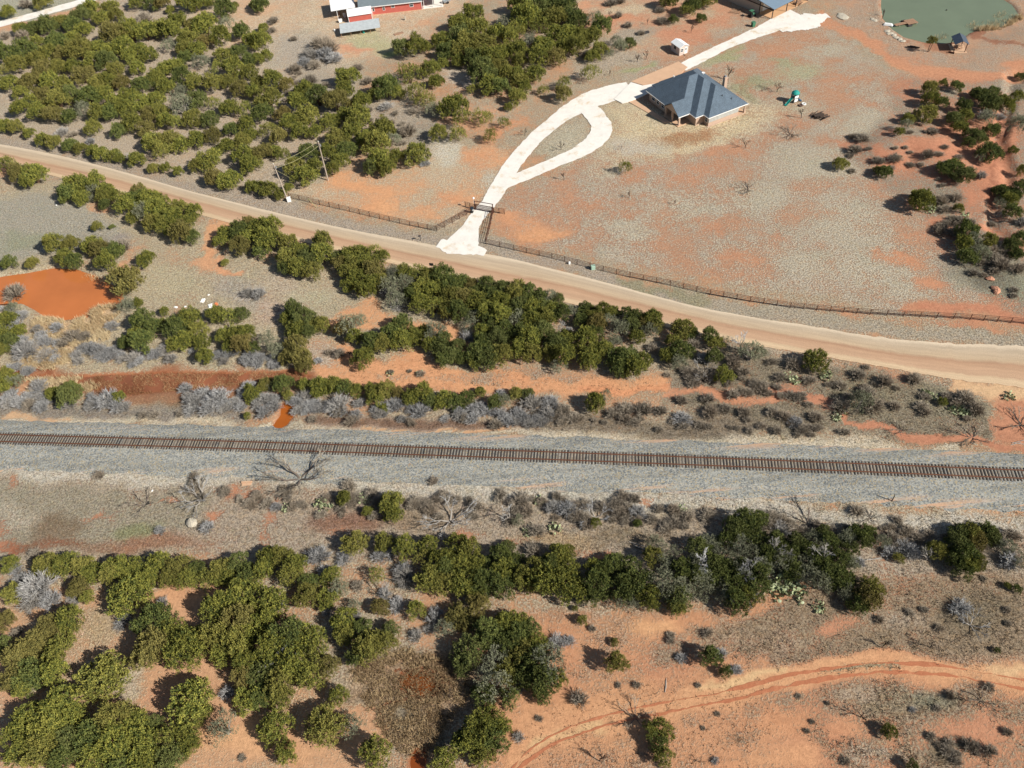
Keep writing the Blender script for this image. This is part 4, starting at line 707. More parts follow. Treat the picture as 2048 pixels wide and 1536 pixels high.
'O': "40,420,100 30,530,110d 130,480,90d 60,650,130 200,600,100 160,720,130d 280,760,150g 220,880,140 320,680,100g 100,850,110d 340,860,80 230,980,80 100,90,120 250,110,130 420,140,130 520,200,90 650,140,120d 630,240,80d 850,170,110d 820,260,70g 960,110,120d 1050,220,90 1070,280,60 1160,140,130g 1270,240,110d 1330,180,100g 1260,310,70 1720,280,110d 1880,150,100d 1800,230,80 1640,250,80g 930,260,70g 1450,100,90g 1550,60,90d 1480,200,80g 1600,150,80g 1700,120,90d 1790,60,80g 1400,60,80d 1900,60,90d 545,410,45 485,315,20 785,570,33 800,750,95 1520,700,90 1640,800,50d 1130,1250,105 1120,1340,80 1160,1460,80",
'P': "760,240,110b 790,170,90 690,290,80 400,130,110g 480,60,100d 1490,20,80d 1910,165,35d 1840,140,30 925,1260,58 1760,635,28d 1100,1520,50 300,60,90g 200,40,80d 560,100,90d 600,200,70g",
}
SHR = {   # leafless bushes; suffix g grey, b brown
'A': "40,280,50b 170,290,70b 200,40,60b 1110,150,90b 470,1020,70g 700,1090,45g 560,1030,50b 1000,1210,45g",
'B': "420,420,80g 520,420,90g 600,450,80g 380,480,60g 560,380,80b 480,350,70b 460,500,60b 290,300,32b 540,330,80b 140,160,50b 130,230,40b 420,620,80b 300,530,60b 860,620,50b 1010,820,60g 1200,850,50b 1170,1010,80b 1300,1250,45g 780,520,50b",
'C': "820,120,40b 890,195,42b 150,310,50g 990,250,40b 560,430,40b 830,10,50b 760,20,60b 1140,75,45b 1150,160,60b",
'D': "720,1060,70b 990,1220,60b 680,1150,60b 1230,1190,55b 840,1230,50b 1640,1350,50g 1260,1010,60b 1200,880,0b 1780,900,50g 1690,890,60g",
'E': "110,800,105b 170,960,65g 200,1230,115g 440,1060,65g 560,1130,75b 650,1130,65b 640,1210,65g 760,1250,75g 850,1050,65g 600,1320,50g 850,1280,65g 1040,1290,65g 1130,1250,50g 1260,1230,75g 1310,1300,60g 1680,1270,50g 1880,1310,60g 300,1510,75g 940,430,80b 330,1270,70b 480,1180,60b 1900,800,60g",
'F': "20,800,70g 20,1300,70g 1000,640,45g 990,800,60g 1090,900,60g 1620,1130,60g 640,1260,60b 690,1380,0b 1040,1400,28b 1180,1390,25b 1270,1410,40b 950,1430,22b 560,1250,40b",
'G': "1080,1210,60b 1400,1180,70b 1480,1430,80b 1400,1480,70b 1470,1300,60g 1340,1400,60b 1700,1330,70b 1780,1400,60b 130,1030,40g 430,1080,45g 820,1160,45g",
'H': "1330,80,60b 1780,580,90b 1430,220,55b 1930,600,70b 1750,520,60b 1330,320,60b 200,1330,70b 100,1440,60b 1960,250,60g 1450,60,60b 30,1320,50b 700,1420,70b 900,1470,70b 1120,1450,70b",
'I': "300,80,62g 60,150,75g 160,170,75g 230,190,70b 830,150,120g 900,200,80g 700,190,65g 470,200,55g 1480,180,92g 1560,120,72g 1680,140,92g 1600,230,80g 1740,210,65g 1850,90,52g 1840,220,55g 1190,270,50b 1380,260,40b 130,1450,62g 250,1350,62b 330,1520,72g 1090,270,45b 760,730,50b 1590,1130,70g 1230,1160,45g",
'J': "120,150,72g 60,250,75g 380,130,72g 660,190,100g 560,190,55g 790,180,55g 1070,190,82g 1270,240,90g 1740,200,55g 1450,295,42g 1890,100,52g 480,1370,112g 680,1370,72g 950,1370,65g 1040,1340,62g 1130,1460,90g 160,970,50g 730,320,60b 430,300,50b 1190,330,50b 1600,260,45g 1370,780,45b 1850,340,60b 640,250,60b 920,230,50g 1200,960,60b 1700,960,70b 1600,300,50b",
'K': "150,200,100g 280,260,82g 300,170,82g 880,230,82b 1000,220,90b 1320,290,82g 1150,240,62b 1520,240,72b 1640,220,62b 1700,110,62b 400,230,70b 480,290,62b 430,1000,92g 310,980,72g 950,1020,82g 180,1330,92b 1880,1230,72g 1240,1000,60b 60,930,80b 1250,1100,70b 700,980,60b 800,950,70b 940,920,60b 1500,140,60b 1300,160,60b 40,260,60g 770,260,60b 860,300,60b 1800,250,60b 1450,350,50b 560,960,60b 1350,1060,60b 560,1060,60b",
'L': "100,1150,82g 220,330,62g 360,290,62b 1590,220,92b 1530,140,92b 1060,1290,92g 1110,1340,72g 930,1320,72g 1860,1400,82g 1840,1430,62g 700,1400,62g 560,200,80b 820,200,90b 760,100,80b 1200,250,50b 250,120,50b 590,400,50b 180,120,60b 980,200,60b 1370,120,50b 980,1300,60b 500,1330,60b 1780,1250,60g 690,1020,60b 1000,1080,50b 30,240,60b 120,280,60b",
'M': "300,150,160g 230,260,105g 390,250,95g 580,240,72g 140,80,62g 950,400,72g 920,440,52g 1250,270,52g 1750,960,75g 1860,1460,42b 430,590,45g 1400,650,40g 130,490,60b",
'N': "1130,70,112g 540,40,80g 1090,280,82g 1380,380,92g 1340,470,62g 120,750,55g 260,700,60g 770,390,62g 560,330,50g 180,290,55g 980,200,60g 1240,520,60g 950,600,50g 780,140,60b",
'O': "360,560,82g 440,560,52g 1300,690,52g 1230,560,42b 1600,660,62g 1720,790,52g 520,1010,78b 50,1310,52g 210,1150,32b 1580,1120,26b 1560,1480,34g 1470,1230,26b 420,1100,22b 1220,520,40b 1430,900,30b 620,470,35b 60,920,60g 1500,500,50b 820,900,30b 960,900,36b",
'P': "1480,310,82g 600,1490,42b 1700,920,50b 1400,980,45b 230,980,26b 1110,1090,30g 1300,1080,40b 1560,1350,70b 1700,1400,70b 1380,1400,60b 850,400,40b 1650,80,30b 1840,1260,50b 300,1250,30b 460,1040,26b 340,1180,26b",
}
BARE = [  # base px, height m, kind d dark / p pale / l low dark / w low pale, label
(1275, 124, 3.0, 'd'), (1292, 119, 3.2, 'd'), (1219, 151, 1.9, 'd'), (1050, 271, 2.6, 'd'), (1122, 300, 2.9, 'd'), (1128, 360, 2.6, 'd'), (1382, 66, 2.6, 'd'), (1218, 34, 2.4, 'd'), (1455, 160, 4.4, 'd'), (1490, 296, 3.2, 'd'), (1494, 378, 3.4, 'l'), (1258, 396, 2.2, 'd'), (1350, 408, 1.6, 'd'), (1554, 184, 3.4, 'd'), (1602, 236, 3.2, 'd'), (1579, 269, 4.2, 'l'), (1242, 299, 1.6, 'd'), (1295, 49, 2.0, 'd'), (1765, 34, 2.6, 'd'), (1530, 178, 2.4, 'l'),
(600, 958, 8.2, 'l'), (900, 1042, 6.0, 'w'), (400, 1000, 5.2, 'w'), (1020, 1040, 4.5, 'p'), (1480, 700, 5.2, 'p'), (1410, 750, 4.2, 'w'), (1120, 668, 4.2, 'p'), (1615, 1048, 5.6, 'l'), (290, 1008, 4.0, 'l'), (1190, 1035, 4.0, 'w'), (1470, 1180, 6.2, 'w'), (1410, 1140, 6.0, 'p'), (1500, 1150, 6.0, 'p'), (1640, 1130, 5.4, 'p'), (1200, 1522, 3.2, 'd'), (1270, 1435, 3.4, 'l'), (1944, 875, 4.0, 'l'), (2040, 850, 4.4, 'l'), (1740, 1036, 2.6, 'l'), (1800, 860, 2.6, 'l'), (1720, 815, 3.8, 'l'), (582, 1330, 4.6, 'p'), (545, 1340, 4.0, 'p'), (770, 1195, 4.0, 'p'), (700, 716, 2.4, 'd'), (1940, 1250, 3.4, 'w'), (1720, 1434, 3.2, 'd'), (1960, 1400, 2.6, 'l'), (430, 1390, 3.2, 'd'), (1860, 1295, 2.8, 'd'), (1765, 1295, 2.6, 'd'), (900, 1395, 2.2, 'd'), (1680, 1070, 3.0, 'l'), (1550, 1120, 5.5, 'p'), (1850, 1120, 4.5, 'p'), (2010, 1130, 5.0, 'p'), (1400, 1525, 1.6, 'd'), (1910, 1398, 2.4, 'd')]
PEARS = [(650, 1012, 1.6), (640, 1008, 1.1), (723, 997, 1.2), (735, 1000, .9), (572, 1016, .9), (1858, 422, 1.2), (1866, 418, .9), (1880, 405, 1.0), (1572, 756, 1.3), (1590, 762, 1.1), (1650, 757, 1.2), (1655, 750, 1.0), (1928, 430, 1.1), (1078, 1002, 1.0), (1110, 1060, 1.3), (1055, 1066, 1.0), (1738, 808, 1.1), (1680, 826, 1.3), (1672, 836, 1.0), (1920, 822, 1.4), (1930, 826, 1.1), (1905, 822, .9), (1852, 788, 1.0), (1862, 793, 1.0), (2018, 794, 1.2), (1552, 1160, 1.8), (1570, 1172, 1.8), (1590, 1182, 1.6), (1560, 1192, 1.6), (1600, 1196, 1.4), (1580, 1160, 1.5), (1545, 1178, 1.4), (1636, 1215, 1.2), (780, 748, .9), (840, 746, .8), (642, 206, 1.0), (648, 176, 1.0), (1362, 1020, 1.0), (1795, 322, .9), (1080, 1002, .9)]

rs = np.random.RandomState(77)
def parse(D):
    out = []
    for k, s_ in D.items():
        ox, oy = TILES[k]
        for w in s_.split():
            kind = w[-1] if w[-1].isalpha() else 'n'; x, y, r = [float(q) for q in w.rstrip('abcdefghijklmnopqrstuvwxyz').split(',')]
            if r > 24 or D is JUN and r > 5: out.append([ox + x / 3.84, oy + y / 3.84, r / 3.84, kind])
    return out
jl = []
for j in sorted(parse(JUN), key=lambda q: -q[2]):
    if all(math.hypot(j[0] - o[0], j[1] - o[1]) > .46 * max(j[2], o[2]) for o in jl): jl.append(j)
def place(px, py, rpx, hf):
    """crown seen at px,py with radius rpx -> base point, radius in metres"""
    r = rpx / px_per_m(px, py, 1.5); 
    b_ = P(px, py, hf * r); z = ghs(*b_); b_ = P(px, py, z + hf * r); return b_, ghs(*b_), r
def grove(px, py):
    ytop = np.interp(px, [q[0] for q in ROAD_TOP], [q[1] for q in ROAD_TOP]); ybot = np.interp(px, [q[0] for q in ROAD_BOT], [q[1] for q in ROAD_BOT]); yr = np.interp(px, [0, 1024, 2048], [875, 907, 949])
    if py < ytop:
        if px > 1650: return 'on the eroded red slope beyond the lawn', 'junipers on the eroded red slope'
        if px > 880 and py < 120 and px < 1260: return 'in the grove between the red house and the driveway', 'junipers between the red house and the driveway'
        if px > 700 and (py < 215 or px > 860): return ('in the grove between the red house and the driveway' if px < 1240 else 'beside the lane to the barn'), 'junipers between the red house and the driveway' if px < 1240 else 'junipers by the barn lane'
        if py > ytop - 62 and px < 600: return 'in the row along the far verge of the gravel road', 'junipers along the far verge'
        return 'in the thicket between white lane and gravel road', 'junipers of the thicket beyond the road'
    if py < yr:
        if py > 745 and px < 1420: return 'in the narrow row between the creek and the ballast', 'junipers beside the ballast'
        if px < 640 and py > 500 and not (px > 600 and py < 560): return 'around the orange pond and red creek', 'junipers around the orange pond'
        if py < ybot + 95: return 'in the belt along the near edge of the gravel road', 'junipers along the near edge of the road'
        return 'on the orange bank between road belt and creek', 'junipers on the orange bank'
    if py < 1060 and px < 1400: return 'on the rough grass beside the railway embankment', 'junipers beside the embankment'
    if px > 1010 and py > 1210 and not (px < 1140): return 'standing apart on the bare red ground by the dirt track', 'junipers on the bare red ground'
    if px < 660 and py > 1180: return 'in the clumps divided by orange dirt paths', 'junipers divided by dirt paths'
    if py > 1240: return 'around the marshy brown clearing', 'junipers around the marshy clearing'
    return 'in the long dark row below the railway', 'junipers of the long row below the railway'
KIND = {'n': 'olive green juniper', 'd': 'dark green juniper', 'b': 'brownish olive juniper', 'g': 'sparse grey green shrubby tree', 's': 'thin open crowned juniper'}
UNIQ = {(985 / 3.84, 380 + 710 / 3.84): 'large round juniper at the tip of the orange pond', (1536 + 370 / 3.84, 380 + 1320 / 3.84): 'lone round juniper beside the lower edge of the gravel road', (1536 + 555 / 3.84, 1265 / 3.84): 'lone round juniper at the edge of the dry lawn below the woodpile', (512 + 700 / 3.84, 595 / 3.84): 'lone rounded juniper standing beside the grey brush pile', (1024 + 870 / 3.84, 1300 / 3.84): 'thin lone yellow green tree on the lawn inside the driveway bend', (512 + 680 / 3.84, 760 + 915 / 3.84): 'small bright round juniper next to prickly pear below the ballast', (1024 + 800 / 3.84, 1136 + 750 / 3.84): 'lone round juniper with long shadow on bare red soil', (1536 + 925 / 3.84, 1136 + 1260 / 3.84): 'small lone juniper on red ground below the dirt track', (1024 + 640 / 3.84, 760 + 190 / 3.84): 'isolated rounded juniper between the orange wash and the ballast', (1536 + 1340 / 3.84, 760 + 170 / 3.84): 'small yellow green juniper in the scrub below the road bend', (1536 + 1180 / 3.84, 380 + 110 / 3.84): 'dark round juniper with prickly pear at the lawn corner', (800 / 3.84, 1136 + 840 / 3.84): 'big round juniper ringed by pale dirt paths', (1024 + 1130 / 3.84, 1136 + 1250 / 3.84): 'dark juniper below the dirt track, larger of a touching pair'}
rest = []
for n_, (px, py, r, kind) in enumerate(jl):
    if kind == 'n': u_ = rs.rand(); kind = 'd' if u_ < .16 else 'b' if u_ < .205 else 's' if u_ < .25 else 'n'
    kk = kind; hfac = .82 if kind in 'nbd' else .9
    yt_ = np.interp(px, [q_[0] for q_ in ROAD_TOP], [q_[1] for q_ in ROAD_TOP]); b_, z, R = place(px, py, r * (1.2 if py < yt_ - 60 and px < 1250 else .96 if r > 26 else 1.15 if 420 < py < 800 else 1.04), .6); R = min(max(R, .45), 4.2)
    var = rs.randint(len(JVM[kk])); rot = rs.rand() * 6.283; H = R * (1.0 + rs.rand() * .40) if R > 2.6 else R * (1.10 + rs.rand() * .40)
    if n_ < 300:
        gl, gg = grove(px, py); lab = '%s%s %s' % ('large ' if R > 2.7 else 'small ' if R < 1.75 else '', KIND[kk], gl); grp = '%s (%s)' % (gg, KIND[kk])
        for (ux, uy), ul in UNIQ.items():
            if abs(ux - px) < .6 and abs(uy - py) < .6: lab = ul; grp = None
        o = thing('juniper_tree', lab, 'tree', (b_[0], b_[1], z - .03), rot, grp); o.scale = (R, R * (.82 + rs.rand() * .34), H)
        cm, tm = JVM[kk][var]; link('crown', cm, o); link('trunk', tm, o)
    else: rest.append((b_, z, R, H, rot, var, kk))
print('junipers', len(jl), 'as stuff', len(rest))
def instanced(name, label, cat, src, pts):
    """one uncountable mass: pts = (x, y, z, rot, sx, sy, sz, source index); every copy is real geometry placed on its point"""
    col_ = bpy.data.collections.new(name + '_sources')
    for k, me in enumerate(src): col_.objects.link(bpy.data.objects.new('%s_source_%02d' % (name, k), me))
    A_ = np.array(pts, float); me = bpy.data.meshes.new(name); me.vertices.add(len(A_)); me.vertices.foreach_set('co', A_[:, :3].astype(np.float32).ravel())
    at_ = me.attributes.new('rot', 'FLOAT_VECTOR', 'POINT'); at_.data.foreach_set('vector', np.stack([A_[:, 3] * 0, A_[:, 3] * 0, A_[:, 3]], 1).astype(np.float32).ravel())
    at_ = me.attributes.new('siz', 'FLOAT_VECTOR', 'POINT'); at_.data.foreach_set('vector', A_[:, 4:7].astype(np.float32).ravel())
    at_ = me.attributes.new('pick', 'INT', 'POINT'); at_.data.foreach_set('value', A_[:, 7].astype(np.int32)); me.update()
    o = link(name, me, kind='stuff', label=label, cat=cat)
    g = bpy.data.node_groups.new(name, 'GeometryNodeTree'); g.interface.new_socket('Geometry', in_out='INPUT', socket_type='NodeSocketGeometry'); g.interface.new_socket('Geometry', in_out='OUTPUT', socket_type='NodeSocketGeometry')
    gi = g.nodes.new('NodeGroupInput'); go = g.nodes.new('NodeGroupOutput'); ip = g.nodes.new('GeometryNodeInstanceOnPoints'); ci = g.nodes.new('GeometryNodeCollectionInfo')
    ci.inputs['Collection'].default_value = col_; ci.inputs['Separate Children'].default_value = True; ci.inputs['Reset Children'].default_value = True; ip.inputs['Pick Instance'].default_value = True
    def na(nm, ty): n_ = g.nodes.new('GeometryNodeInputNamedAttribute'); n_.data_type = ty; n_.inputs['Name'].default_value = nm; return [s_ for s_ in n_.outputs if s_.enabled and s_.name == 'Attribute'][0]
    L_ = g.links.new; L_(gi.outputs[0], ip.inputs['Points']); L_(ci.outputs[0], ip.inputs['Instance']); L_(na('pick', 'INT'), ip.inputs['Instance Index']); L_(na('siz', 'FLOAT_VECTOR'), ip.inputs['Scale'])
    er = g.nodes.new('FunctionNodeEulerToRotation'); L_(na('rot', 'FLOAT_VECTOR'), er.inputs[0]); L_(er.outputs[0], ip.inputs['Rotation']); L_(ip.outputs[0], go.inputs[0])
    md = o.modifiers.new('scatter', 'NODES'); md.node_group = g; return o
if rest:
    src = []; base_ = {}
    for kk_ in 'ndbgs': base_[kk_] = len(src); src += [v[0] for v in JVM[kk_]]
    instanced('juniper_thicket', 'smaller junipers and shrubs filling the thickets', 'thicket', src, [(b_[0], b_[1], z, rot, R, R * .95, H, base_[kk] + var) for (b_, z, R, H, rot, var, kk) in rest])

SHLAB = {'g': 'leafless silver grey bush', 'b': 'leafless brownish bush'}
def shrub_place(px, py):
    ytop = np.interp(px, [q[0] for q in ROAD_TOP], [q[1] for q in ROAD_TOP]); yr = np.interp(px, [0, 1024, 2048], [875, 907, 949])
    if py < ytop: return ('on the eroded slope beyond the lawn' if px > 1640 else 'on the far side of the gravel road among junipers' if px < 1000 else 'on open ground near the barn lane')
    if py < yr: return ('along the creek and orange pond' if px < 640 and py < 800 else 'in the strip beside the ballast' if py > 760 else 'in the belt below the gravel road')
    if py < 1110: return 'on the rough bank below the railway'
    return 'among the junipers and red ground below the railway'
for (px, py, r, kind) in parse(SHR):
    kind = kind if kind in 'gb' else 'g'; b_, z, R = place(px, py, r, .35); v = rs.randint(6)
    lab = SHLAB[kind] + ' ' + shrub_place(px, py)
    if r > 40: lab = 'very large domed silver grey leafless bush among junipers by a dirt path'
    o = thing('leafless_bush', lab, 'bush', (b_[0], b_[1], z - .02), rs.rand() * 6.283, 'leafless bushes ' + shrub_place(px, py) + (' grey' if kind == 'g' else ' brown'))
    R = min(R * 1.08, 4.5); o.scale = (R, R * (.85 + rs.rand() * .3), R * (.75 + rs.rand() * .3)); s_, t_ = SHM[kind][v]; link('stems', s_, o, kind='stuff'); link('twigs', t_, o, kind='stuff')
def brush(name, bands, lab, mat, seed):
    r_ = np.random.RandomState(seed); Vs, Fs, o_ = [], [], 0
    for (x0, x1, ya, yb, n_, lo, hi) in bands:
        for k in range(n_):
            u = r_.rand(); px = x0 + (x1 - x0) * u; py = ya[0] + (ya[1] - ya[0]) * u + (yb - ya[0]) * (r_.rand() - .5) * 0 + r_.normal(0, yb); b_ = P(px, py); 
            if any(in_poly(np.array([b_[0]]), np.array([b_[1]]), w_[0])[0] for w_ in WATERS): continue
            if float(seg_dist(np.array([b_[0]]), np.array([b_[1]]), [tuple(p_) for p_ in _rws])[0]) < 6.2: continue
            R = lo + r_.rand() * (hi - lo); Vs.append((b_[0], b_[1], ghs(*b_), r_.rand() * 6.283, R, R * .9, R * .8, r_.randint(6)))
    return instanced(name, lab, 'brush', BRM[mat.name], Vs)
BRM = {m_.name: [mk_mesh('brush', *merge(list(s_)), [m_]) for s_ in SH] for m_ in (m_twig, m_twigb)}
brush('grey_brush', [(-10, 250, (805, 808), 8, 22, 1.0, 1.9), (370, 560, (800, 806), 10, 26, 1.0, 1.9), (580, 1110, (815, 838), 9, 52, .9, 1.7), (-10, 120, (640, 700), 16, 22, 1.1, 2.0), (140, 640, (705, 728), 9, 40, 1.0, 1.8), (-10, 60, (735, 745), 8, 8, 1., 1.6)], 'continuous low grey leafless brush along creek, pond and ballast', m_twig, 41)
brush('brown_brush', [(1100, 1650, (838, 860), 9, 32, .6, 1.3), (640, 1420, (1000, 1040), 14, 90, .7, 1.6), (380, 620, (985, 1010), 16, 22, .7, 1.5), (1600, 1960, (780, 815), 24, 18, .7, 1.4), (1330, 1600, (745, 790), 14, 18, .8, 1.4), (1500, 2040, (1055, 1085), 10, 40, .8, 1.6), (1750, 2040, (1200, 1240), 20, 6, .5, .9), (1860, 1960, (1490, 1510), 14, 8, .5, 1.0), (1880, 2040, (440, 560), 30, 30, .9, 1.8), (1700, 1980, (290, 360), 26, 26, .7, 1.3), (560, 830, (165, 270), 22, 40, .8, 1.6)], 'low brownish leafless scrub on rough banks', m_twigb, 43)
BLAB = {'d': 'slender dark leafless young tree', 'p': 'leafless tree with pale bare limbs', 'l': 'spreading dark leafless mesquite branching from the ground', 'w': 'spreading leafless mesquite with pale limbs'}
for (px, py, h, kind) in BARE:
    b_ = P(px, py, 0); z = ghs(*b_); b_ = P(px, py, z); yr = np.interp(px, [0, 1024, 2048], [875, 907, 949]); ytop = np.interp(px, [q[0] for q in ROAD_TOP], [q[1] for q in ROAD_TOP])
    wh = 'on the dry lawn near the house' if py < ytop else 'between the gravel road and the railway' if py < yr else 'just below the railway ballast' if py < 1100 else 'among junipers and red soil below the railway'
    lab = BLAB[kind] + ' ' + wh
    if (px, py) == (600, 958): lab = 'large leafless mesquite whose branches reach over the ballast to the rails'
    o = thing('mesquite_tree' if kind in 'lw' else 'leafless_tree', lab, 'tree', (b_[0], b_[1], z), rs.rand() * 6.283, 'leafless trees ' + wh + ' ' + kind)
    k = rs.randint(4); sc = h * (1.0 if kind in 'dp' else .95); o.scale = (sc, sc, sc * (1 if kind in 'dp' else .8)); a, c2 = BT[kind][k]; link('trunk', a, o); link('branches', c2, o, kind='stuff')
for (px, py, r) in PEARS:
    b_ = P(px, py); z = ghs(*b_); yr = np.interp(px, [0, 1024, 2048], [875, 907, 949])
    wh = 'in the thicket edge above the dirt track' if py > 1120 else 'on the rough bank below the railway' if py > yr else 'in the scrub between road and ballast' if py > 560 else 'at the foot of junipers beyond the road'
    o = thing('prickly_pear', 'pale green clump of flat prickly pear pads ' + wh, 'cactus', (b_[0], b_[1], z), rs.rand() * 6.283, 'prickly pears ' + wh); o.scale = (r, r, r * 1.1); link('pads', PEAR[rs.randint(3)], o, kind='stuff')
# tall tree with two trunks by the green pond
b_ = P(1857, 103); o = thing('juniper_tree', 'small tree with two bare trunks and tufted crown beside the green pond', 'tree', (b_[0], b_[1], ghs(*b_)))
mb = MB(); mb.tube([(-.15, 0, -.1), (-.2, 0, 1.2), (-.1, 0, 2.6)], [.12, .09, .05], 6); mb.tube([(.15, .1, -.1), (.45, .2, 1.2), (.5, .1, 2.5)], [.10, .08, .04], 6); mb.part('trunk', m_bark, o)
c_ = link('crown', JVM['n'][2][0], o); c_.location = (.15, 0, 1.9); c_.scale = (1.35, 1.25, 1.5)

# ------------------------------------------------------------------ low growth: tufts of grass and weeds, reeds
def tufts(name, n, chooser, hgt, wid, per, mat, label, seed, spread=.12, lean=.5, tint=None):
    r_ = np.random.RandomState(seed); X, Y, Sx = chooser(r_, n); k = len(X); Z = gh(X, Y)
    B = np.repeat(np.stack([X, Y, Z], 1), per, 0); m = len(B); S_ = np.repeat(Sx, per)
    B[:, :2] += r_.normal(0, spread, (m, 2)) * S_[:, None]; D = unit(np.concatenate([r_.normal(0, lean, (m, 2)), np.ones((m, 1))], 1)); L = hgt * (.5 + r_.rand(m)) * S_
    W = r_.normal(size=(m, 3)); Sd = unit(np.cross(D, W)); B[:, 2] -= .02
    V_ = np.stack([B - Sd * (wid * S_)[:, None], B + Sd * (wid * S_)[:, None], B + D * L[:, None]], 1).reshape(-1, 3)
    me = mk_mesh(name, V_, np.arange(m * 3).reshape(m, 3), [mat])
    if tint: c_, g_ = cov_at(X, Y); g_ = g_ * (tint * (.62 + .75 * r_.rand(k, 1))) * np.array([1, 1, 1]) * (1 + r_.normal(0, .05, (k, 3))); set_attr(me, 'tint', np.concatenate([np.repeat(np.clip(g_, .01, .8), per * 3, 0), np.ones((m * 3, 1))], 1), 'FLOAT_COLOR')
    return link(name, me, kind='stuff', label=label, cat='grass')
def weedmat(name, a, b2):
    m, t, b = nt(name); pv = pos(t); n_ = noise(t, pv, 1.7, 3, .6); n2_ = noise(t, pv, .12, 3, .6)
    c = mixc(t, mapr(t, mathn(t, 'ADD', mathn(t, 'MULTIPLY', n_, .5), mathn(t, 'MULTIPLY', n2_, .5)), .4, .6), tuple(a), tuple(b2)); t.links.new(c, b.inputs['Base Color']); b.inputs['Roughness'].default_value = .9; b.inputs['Specular IOR Level'].default_value = .1; return m
m_tint, t, b = nt('grass_tint'); t.links.new(N(t, 'ShaderNodeAttribute', attribute_name='tint').outputs['Color'], b.inputs['Base Color']); b.inputs['Roughness'].default_value = .9; b.inputs['Specular IOR Level'].default_value = .1
WPOLY = [w[0] for w in WATERS]; RTp, RBp = [tuple(q) for q in PW(ROAD_TOP)], [tuple(q) for q in PW(ROAD_BOT)]
ROADPOLY = RTp + RBp[::-1]
def rough_sel(lo, ymax, bias):
    def ch(r_, n):
        px = r_.rand(n) * 2120 - 36; py = r_.rand(n) * 1560
        w = np.stack([(px - 1024) / F_PX, (py - 768) / F_PX, np.ones(n)]); q = CM @ w; k = -CAM_H / q[2]; X = q[0] * k; Y = q[1] * k
        c_, g_ = cov_at(X, Y); pz = fbm(X, Y, 2.2, 3, 71); ok = (c_ + (pz - .5) * 1.2 > lo + (r_.rand(n) - .5) * .3)
        ok &= seg_dist(X, Y, [tuple(p) for p in _rws]) > 5.2; ok &= ~in_poly(X, Y, ROADPOLY)
        for p_ in WPOLY: ok &= ~in_poly(X, Y, p_)
        ok &= ~((py < np.interp(px, [q_[0] for q_ in ROAD_TOP], [q_[1] for q_ in ROAD_TOP])) & (px > 870) & (px < 1420) & (r_.rand(n) < .8))
        far = np.where(py < np.interp(px, [q_[0] for q_ in ROAD_TOP], [q_[1] for q_ in ROAD_TOP]), .38, 1.)[ok]; return X[ok], Y[ok], (.55 + r_.rand(ok.sum()) * .9) * far
    return ch
tufts('dry_grass', 130000, rough_sel(.72, 300, 0), .24, .035, 3, m_tint, 'dry tan and grey grass tufts', 5, tint=1.2)
tufts('low_weeds', 60000, rough_sel(.62, 300, 0), .22, .045, 4, m_tint, 'low dark weeds and litter', 6, .16, .9, tint=.86)
def reed_sel(polys):
    def ch(r_, n):
        xs, ys, ss = [], [], []
        for poly, cnt in polys:
            w = PW(poly); x0, x1 = min(q[0] for q in w), max(q[0] for q in w); y0, y1 = min(q[1] for q in w), max(q[1] for q in w); X = x0 + r_.rand(cnt * 3) * (x1 - x0); Y = y0 + r_.rand(cnt * 3) * (y1 - y0)
            ok = in_poly(X, Y, w) & (fbm(X, Y, 2.0, 2, 5) > .36); xs.append(X[ok][:cnt]); ys.append(Y[ok][:cnt])
        X = np.concatenate(xs); return X, np.concatenate(ys), .7 + r_.rand(len(X)) * .6
    return ch
m_reed = weedmat('reeds', alb(206, 178, 136), alb(236, 214, 172))
tufts('reeds', 1, reed_sel([([(165, 545), (200, 555), (240, 580), (236, 592), (205, 570), (170, 556)], 500), ([(185, 618), (200, 606), (238, 606), (240, 640), (215, 680), (170, 700), (130, 690), (70, 690), (65, 640), (95, 632), (140, 640), (170, 632)], 3800), ([(60, 690), (150, 700), (150, 735), (40, 745)], 1800), ([(40, 755), (160, 752), (200, 770), (180, 790), (60, 790)], 1400)]), .75, .04, 3, m_reed, 'tan reeds around the orange pond', 8, .12, .35)
tufts('reeds', 1, reed_sel([([(1930, 52), (1945, 42), (2000, 40), (2040, 20), (2045, 40), (2000, 60), (1960, 64)], 1300), ([(1990, 25), (2020, 18), (2010, 32), (1985, 34)], 200), ([(1872, 70), (1882, 64), (1896, 68), (1894, 76), (1876, 76)], 160)]), 1.0, .05, 3, m_reed, 'tan reeds in the green pond', 9, .12, .3)
tufts('marsh_grass', 1, reed_sel([([(700, 1340), (810, 1295), (900, 1320), (950, 1380), (900, 1440), (850, 1520), (790, 1500), (740, 1430)], 5200)]), .45, .045, 3, weedmat('marsh_grass', alb(138, 114, 84), alb(198, 172, 132)), 'brown matted marsh grass', 10, .14, .8)
tufts('creek_grass', 1, reed_sel([([(150, 752), (330, 745), (600, 742), (620, 758), (420, 776), (260, 790), (190, 782)], 3200)]), .4, .04, 3, weedmat('creek_grass', alb(150, 104, 72), alb(196, 160, 118)), 'red brown grass in the creek bed', 12, .14, .7)
tufts('wash_clods', 1, reed_sel([([(1180, 770), (1330, 765), (1330, 790), (1180, 795)], 100), ([(1060, 1400), (1500, 1330), (1560, 1420), (1500, 1540), (1040, 1540)], 900), ([(700, 700), (1100, 745), (1300, 755), (1300, 785), (900, 785), (700, 770)], 900)]), .14, .06, 4, weedmat('clods', alb(110, 84, 64), alb(160, 130, 104)), 'small dark weeds on bare orange soil', 13, .1, 1.2)
